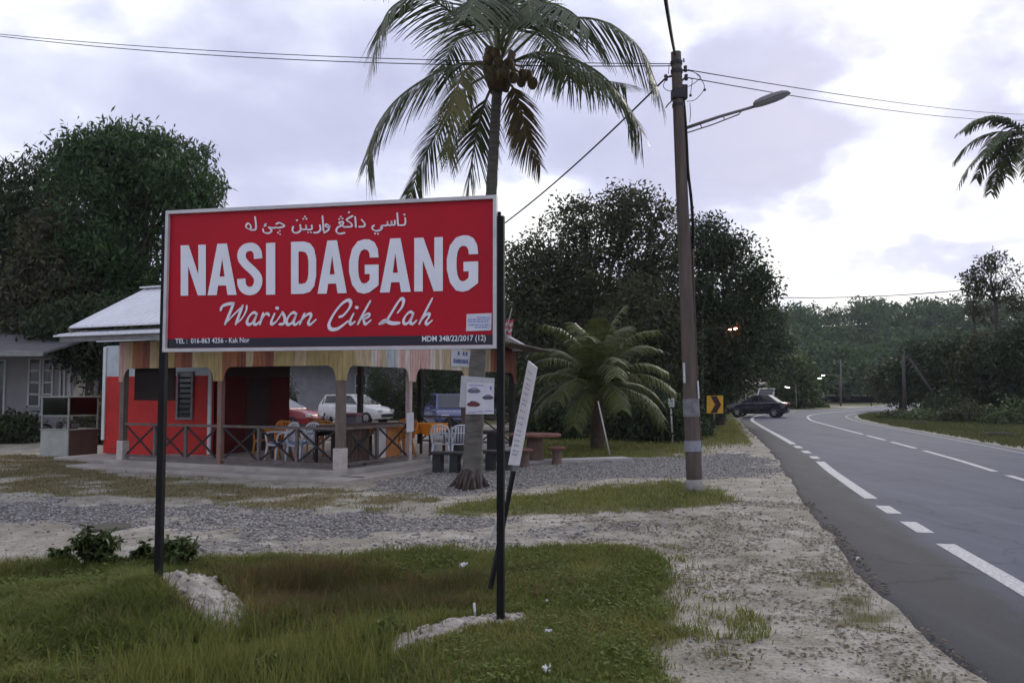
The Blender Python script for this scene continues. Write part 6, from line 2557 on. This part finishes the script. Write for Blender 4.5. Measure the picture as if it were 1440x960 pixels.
g_green = leaf_mat('grass_green', (.085, .120, .020), (.265, .250, .075), .6, .3)
g_red = leaf_mat('grass_reddish', (.058, .074, .020), (.190, .115, .058), .7, .3)
g_dry = leaf_mat('grass_dry', (.085, .092, .034), (.27, .21, .115), .8, .25)


def build_grass():
    rng = np.random.default_rng(5)
    # lawn in front
    x, y = scatter(330000, -6.2, 1.8, 4.1, 9.4, rng)
    keep = in_view(x, y)
    x, y = x[keep], y[keep]
    g, _, _ = cover(x, y)
    keep = rng.random(len(x)) < g ** 1.5
    x, y = x[keep], y[keep]
    for hp in HEAPS:
        k = sdist(x, y, hp) < .015 - .05 * rng.random(len(x)) ** 3
        x, y = x[k], y[k]
    clump = fbm(x * 2.2, y * 2.2, 61)
    left = 1 - ss(-1.6, -.3, x)
    ditch = np.exp(-((x + 1.35) / 1.0) ** 2 - ((y - 7.2) / .8) ** 2)
    h = (.02 + .055 * clump) + left * (.01 + .20 * np.clip(clump - .3, 0, 1) ** 1.3) + ditch * .16 * clump
    h *= rng.uniform(.6, 1.4, len(x))
    keep = ditch + .9 * (fbm(x * 3, y * 3, 65) - .5) < rng.uniform(.15, 1.1, len(x))
    tone = -.12 + .95 * fbm(x * 1.5, y * 1.5, 62) + rng.normal(0, .2, len(x))
    k = keep
    blades(x[k], y[k], h[k], np.full(k.sum(), .0075) * rng.uniform(.7, 1.4, k.sum()), rng.uniform(.25, 1.0, k.sum()), tone[k], g_green, 'lawn_grass', 'green grass covering the ground under the signboard', rng)
    k = ~keep
    tone2 = -.25 + 1.3 * fbm(x[k] * 2.6, y[k] * 2.6, 64) + rng.normal(0, .3, k.sum())
    blades(x[k], y[k], h[k] * 1.35 + .05, np.full(k.sum(), .006), rng.uniform(.15, .7, k.sum()), tone2, g_red, 'ditch_grass', 'tall reddish-brown grass in the hollow between the signboard posts', rng)
    # taller stalks lower middle
    n = 9000
    x = rng.normal(-1.55, .45, n)
    y = rng.normal(5.35, .5, n)
    k = (y > 4.3) & (fbm(x * 3, y * 3, 66) > .38)
    x, y = x[k], y[k]
    blades(x, y, rng.uniform(.10, .26, len(x)), np.full(len(x), .0065), rng.uniform(.1, .5, len(x)), rng.uniform(0, .8, len(x)), g_green, 'tall_grass', 'tall green grass stalks at the bottom of the picture', rng)
    # broad-leaved ground weeds among the blades
    n = 26000
    x, y = scatter(n, -5.5, 1.4, 4.2, 8.6, rng)
    g, _, _ = cover(x, y)
    k = (g > .6) & (fbm(x * 2.8, y * 2.8, 68) + .15 * (x < -1) > .50) & in_view(x, y)
    for hp in HEAPS:
        k &= sdist(x, y, hp) < 0
    x, y = x[k], y[k]
    n = len(x)
    cl = fbm(x * 2.2, y * 2.2, 61)
    z = ground_z(x, y) + rng.uniform(.02, .07, n) + .12 * np.clip(cl - .4, 0, 1) * (x < -.8)
    L = rng.uniform(.018, .05, n)
    a = rng.uniform(0, 6.28, n)
    e = rng.uniform(-.4, .7, n)
    dx, dy, dz = np.cos(a) * np.cos(e) * L, np.sin(a) * np.cos(e) * L, np.sin(e) * L
    wx, wy = -np.sin(a) * L * .3, np.cos(a) * L * .3
    V = np.stack([np.stack([x, y, z], 1), np.stack([x + dx * .5 + wx, y + dy * .5 + wy, z + dz * .6], 1), np.stack([x + dx, y + dy, z + dz], 1), np.stack([x + dx * .5 - wx, y + dy * .5 - wy, z + dz * .6], 1)], 1).reshape(-1, 3)
    tag(np_mesh('ground_weeds', V, np.arange(4 * n).reshape(-1, 4), leaf_mat('ground_weed_leaf', (.055, .100, .014), (.15, .175, .042), .85, .3), tint=np.repeat(np.clip(fbm(x * 4, y * 4, 69) + rng.normal(0, .25, n), 0, 1), 4)),
        'small broad-leaved weeds mixed into the foreground grass', 'weeds', kind='stuff')
    # middle strips
    x, y = scatter(210000, -13, 3.6, 9.6, 24.5, rng)
    k = in_view(x, y)
    x, y = x[k], y[k]
    g, s, d = cover(x, y)
    xr, yr = (x - RC.x), (y - RC.y)
    lx = xr * math.cos(-RZ) - yr * math.sin(-RZ)
    ly = xr * math.sin(-RZ) + yr * math.cos(-RZ)
    onslab = (lx > XL - .8) & (lx < 1.0) & (ly > -.95) & (ly < YB + .4)
    k = (rng.random(len(x)) < g ** 2 * .9) & ~onslab
    x, y, d = x[k], y[k], d[k]
    tone = .25 + .35 * fbm(x, y, 70) + rng.normal(0, .15, len(x))
    hh = rng.uniform(.03, .085, len(x))
    k = d < rng.uniform(.2, .9, len(x))
    blades(x[k], y[k], hh[k], np.full(k.sum(), .013), rng.uniform(.3, 1, k.sum()), tone[k], g_green, 'strip_grass', 'short green grass on the strip round the utility pole', rng)
    k = ~k
    blades(x[k], y[k], hh[k] * .7, np.full(k.sum(), .013), rng.uniform(.3, 1, k.sum()), tone[k] + .15, g_dry, 'dry_grass', 'thin dry grass in front of the restaurant', rng)
    # shoulder tufts
    x, y = scatter(120000, .9, 4.4, 4.1, 12, rng)
    g, s, d = cover(x, y)
    side = road_side(x, y)
    k = (rng.random(len(x)) < np.clip(g - .15, 0, 1) ** 1.6 * .5) & (side < left_edge(y) + .05) & (sdist(x, y, A_FRONT) < .1)
    x, y = x[k], y[k]
    blades(x, y, rng.uniform(.015, .05, len(x)), np.full(len(x), .007), rng.uniform(.5, 1.1, len(x)), rng.uniform(.2, 1, len(x)), g_dry, 'shoulder_grass', 'sparse trodden grass on the sandy road shoulder', rng)
    # far verges
    x, y = scatter(160000, 6, 34, 17, 62, rng)
    side = road_side(x, y)
    k = in_view(x, y) & (side > 2.85 + .4 * fbm(x, y, 71))
    x, y = x[k], y[k]
    blades(x, y, rng.uniform(.06, .24, len(x)), np.full(len(x), .03), rng.uniform(.2, .9, len(x)), .1 + .8 * fbm(x * .6, y * .6, 72), leaf_mat('verge_blade', (.040, .062, .016), (.15, .145, .055), .7, .25), 'verge_grass', 'rough grass on the verge across the road', rng)
    x, y = scatter(90000, -2, 13, 21, 50, rng)
    side = road_side(x, y)
    g, s, d = cover(x, y)
    k = in_view(x, y) & (side < left_edge(y) - .15) & (rng.random(len(x)) < g * .9) & (x > 0)
    x, y = x[k], y[k]
    blades(x, y, rng.uniform(.04, .14, len(x)), np.full(len(x), .022), rng.uniform(.3, 1, len(x)), .3 + .5 * fbm(x * .8, y * .8, 73), g_green, 'bank_grass', 'grass along the left verge beyond the utility pole', rng)


build_grass()


def build_stones():
    rng = np.random.default_rng(9)
    x, y = scatter(90000, -9, 6.5, 8.6, 24, rng)
    k = in_view(x, y)
    x, y = x[k], y[k]
    g, s, d = cover(x, y)
    side = road_side(x, y)
    xr, yr = (x - RC.x), (y - RC.y)
    lx = xr * math.cos(-RZ) - yr * math.sin(-RZ)
    ly = xr * math.sin(-RZ) + yr * math.cos(-RZ)
    onslab = (lx > XL - .8) & (lx < 1.0) & (ly > -.95) & (ly < YB + .4)
    k = (rng.random(len(x)) < .03 + s ** 1.5 * .8) & (side < left_edge(y) - .05) & ~onslab & (g < .6)
    x, y = x[k], y[k]
    x2, y2 = scatter(16000, -5, 4.4, 4.2, 14, rng)
    g2, s2, _ = cover(x2, y2)
    k2 = (g2 < .45) & (road_side(x2, y2) < left_edge(y2) + .1) & (rng.random(len(x2)) < .35)
    sz = np.concatenate([rng.uniform(.009, .027, len(x)), rng.uniform(.004, .014, k2.sum())])
    x, y = np.concatenate([x, x2[k2]]), np.concatenate([y, y2[k2]])
    n = len(x)
    z = ground_z(x, y)
    oct_v = np.array([(1, 0, 0), (0, 1, 0), (-1, 0, 0), (0, -1, 0), (0, 0, 1), (0, 0, -.6)], float)
    oct_f = np.array([(0, 1, 4), (1, 2, 4), (2, 3, 4), (3, 0, 4), (1, 0, 5), (2, 1, 5), (3, 2, 5), (0, 3, 5)])
    jit = rng.uniform(.6, 1.3, (n, 6, 3))
    V = oct_v[None] * jit * sz[:, None, None]
    a = rng.uniform(0, 6.28, n)
    ca, sa = np.cos(a)[:, None], np.sin(a)[:, None]
    V = np.stack([V[..., 0] * ca - V[..., 1] * sa, V[..., 0] * sa + V[..., 1] * ca, V[..., 2] * .75], -1)
    V = V + np.stack([x, y, z + sz * .25], 1)[:, None, :]
    Q = (np.arange(n)[:, None, None] * 6 + oct_f[None]).reshape(-1, 3)
    o = np_mesh('gravel', V.reshape(-1, 3), Q, leaf_mat('gravel_stone', (.12, .115, .11), (.42, .405, .39), .9, 0.0), tint=np.repeat(rng.random(n), 6))
    tag(o, 'grey crushed stones lying on the track and forecourt', 'gravel', kind='stuff')
    # dry leaf bits on the shoulder
    x, y = scatter(26000, .6, 4.6, 4.1, 13, rng)
    g, s, d = cover(x, y)
    k = (g < .75) & (road_side(x, y) < left_edge(y) + .04) & (fbm(x * 2.4, y * 2.4, 91) > .45)
    x, y = x[k], y[k]
    n = len(x)
    z = ground_z(x, y) + np.where(road_side(x, y) > left_edge(y) - .1, ROAD_Z + .004, 0.006)
    L = rng.uniform(.006, .026, n)
    a = rng.uniform(0, 6.28, n)
    dx, dy = np.cos(a) * L, np.sin(a) * L
    V = np.stack([np.stack([x - dx, y - dy, z], 1), np.stack([x + dy * .35, y - dx * .35, z + L * .3], 1), np.stack([x + dx, y + dy, z + L * .1], 1), np.stack([x - dy * .35, y + dx * .35, z], 1)], 1)
    o = np_mesh('leaf_litter', V.reshape(-1, 3), np.arange(4 * n).reshape(-1, 4), leaf_mat('dead_leaf', (.055, .04, .026), (.20, .155, .105), .9, .1), tint=np.repeat(rng.random(n), 4))
    tag(o, 'small dry leaves and bark bits on the sandy shoulder', 'leaf litter', kind='stuff')


build_stones()


# weeds at the edge of the track
def weed(name, px, py, h, r, n, label, seed, m):
    rr = random.Random(seed)
    b = G(px, py)
    b.z = gz(b.x, b.y)
    root = thing(name, b, label, 'plant')
    st, lv, tn, V, Q = MB(), [], [], [], []
    for k in range(n):
        a = rr.uniform(0, 6.28)
        rad = r * rr.uniform(.3, 1)
        top = b + Vector((math.cos(a) * rad, math.sin(a) * rad * .7, h * rr.uniform(.55, 1) * (1.15 - .5 * rad / r)))
        p = spline([b + Vector((math.cos(a) * .03, math.sin(a) * .03, -.02)), b.lerp(top, .5) + Vector((0, 0, h * .1)), top], 6)
        st.tube(p, [.006 * (1 - .6 * i / len(p)) for i in range(len(p))], 5)
        for i in range(2, len(p)):
            for q in range(3):
                c = p[i]
                d = Vector((rr.gauss(0, 1), rr.gauss(0, 1), rr.gauss(.15, .5))).normalized()
                s = d.cross(Vector((0, 0, 1))).normalized()
                L = rr.uniform(.05, .10)
                w = L * .26
                k0 = len(V)
                V += [c, c + d * L * .5 + s * w + Vector((0, 0, .008)), c + d * L - Vector((0, 0, L * .3)), c + d * L * .5 - s * w + Vector((0, 0, .008))]
                Q.append((k0, k0 + 1, k0 + 2, k0 + 3))
                tn += [rr.random()] * 4
    st.build('stems', mat('weed_stem', (.06, .07, .03), .8, .3, 5), root, smooth=True)
    np_mesh('foliage', np.array([tuple(v) for v in V]), np.array(Q), m, root, tint=np.array(tn))


weed_m = leaf_mat('weed_leaf', (.030, .055, .014), (.10, .135, .04), .5, .25)
weed('weed', 133, 798, .42, .24, 34, 'bushy green weed at the edge of the track, left of the signboard post', 1, weed_m)
weed('weed', 88, 798, .20, .12, 10, 'small green weed left of the bushy one', 2, weed_m)
weed('weed', 248, 802, .34, .26, 32, 'spreading green weed right behind the left signboard post', 3, weed_m)
weed('weed', 200, 800, .26, .10, 9, 'thin green weed just left of the left signboard post', 4, weed_m)
weed('weed', 165, 800, .16, .10, 8, 'low green weed between the bushy weed and the left post', 5, weed_m)
weed('weed', 372, 935, .16, .12, 10, 'yellow-green leafy weed in the grass below the cement heap', 6, leaf_mat('weed_pale', (.06, .085, .02), (.15, .17, .05), .5, .25))
weed('weed', 545, 885, .10, .08, 8, 'small yellowish weed at the left end of the cement strip', 7, MATS['weed_pale'])


# litter
def litter(name, px, py, size, label, seed, m, up=0.0, cat='litter'):
    rr = random.Random(seed)
    b = G(px, py, 0.05)
    b.z = gz(b.x, b.y) + .05 + up
    n = 6
    vs = [Vector((size * ((i / (n - 1)) - .5), size * .6 * ((j / (n - 1)) - .5), 0)) + Vector((rr.uniform(-.1, .1), rr.uniform(-.1, .1), rr.uniform(-.28, .28))) * size for j in range(n) for i in range(n)]
    rot = Matrix.Rotation(rr.uniform(0, 3), 3, 'Z')
    fs = [(j * n + i, j * n + i + 1, (j + 1) * n + i + 1, (j + 1) * n + i) for j in range(n - 1) for i in range(n - 1)]
    o = MB().add([rot @ v for v in vs], fs).build(name, m)
    o.location = b
    return tag(o, label, cat)


wp = mat('litter_white', (.62, .62, .62), .7, .1, 9)
litter('crumpled_paper', 768, 937, .075, 'crumpled white scrap in the grass nearest the camera', 1, wp)
litter('crumpled_paper', 771, 884, .045, 'small white scrap in the grass right of the cement strip', 2, wp)
litter('crumpled_paper', 652, 793, .075, 'pale crumpled wrapper at the edge of the ditch grass', 3, wp, .04)
litter('crumpled_paper', 769, 841, .03, 'tiny white scrap in the grass right of the right post', 4, wp)
litter('crumpled_paper', 1182, 880, .05, 'pale flat scrap on the sandy shoulder', 5, mat('litter_pale', (.5, .47, .43), .8, .1, 9), -.03)
litter('crumpled_paper', 1207, 785, .07, 'pale scrap on the tarmac edge', 6, MATS['litter_pale'], .0)
b = G(669, 862)
b.z = gz(b.x, b.y)
o = MB().tube([Vector((0, 0, -.05)), Vector((-.012, 0, .10))], [.011, .009], 7).build('peg', wp, None, smooth=True)
o.location = b
tag(o, 'short white peg in the grass beside the cement strip', 'peg')
# pale concrete edging beyond the forecourt
ed = MB().bar(G(725, 651), G(882, 646), .55, .12).build('kerb', mat('kerb_concrete', (.38, .36, .34), .9, .15, 3), None)
tag(ed, kind='structure')
# logs and clods on the far verge
for px, py, L, lb, sd_ in ((1292, 598, 1.0, 'dark fallen log on the verge at the inside of the bend', 1), (1402, 615, 1.5, 'dark fallen log on the verge near the right edge', 2)):
    rr = random.Random(sd_)
    b = G(px, py)
    o = MB().tube(spline([Vector((-L / 2, .1, .06)), Vector((0, 0, .12)), Vector((L / 2, -.1, .08))], 4), [.05, .07, .08, .10, .08, .09, .07, .05, .03], 9).build('fallen_log', TRUNK_M, None, smooth=True)
    o.location = b
    tag(o, lb, 'log')
# flat dark cover on the track at the left
b = G(152, 742)
o = MB().lathe([(.001, .02), (.26, .02), (.28, .0)], (0, 0, 0), 20).build('manhole_cover', mat('iron_cover', (.07, .065, .05), .8, .3, 9), None)
o.location = (b.x, b.y, gz(b.x, b.y) + .012)
tag(o, 'dark round cover lying on the track at the left', 'cover')


# ------------------------------------------------------------------ damp evening air
def build_haze():
    hz = MB().box((0, 990, 18), (1900, 2140, 39)).build('haze', None)
    m = bpy.data.materials.new('haze_air')
    m.use_nodes = True
    nt = m.node_tree
    nt.nodes.clear()
    out = nt.nodes.new('ShaderNodeOutputMaterial')
    v = nt.nodes.new('ShaderNodeVolumePrincipled')
    v.inputs['Color'].default_value = (.86, .92, 1.0, 1)
    v.inputs['Density'].default_value = .00032
    nt.links.new(v.outputs[0], out.inputs['Volume'])
    hz.data.materials.append(m)
    tag(hz, 'thin damp haze lying over the whole place', 'haze', kind='stuff')


build_haze()
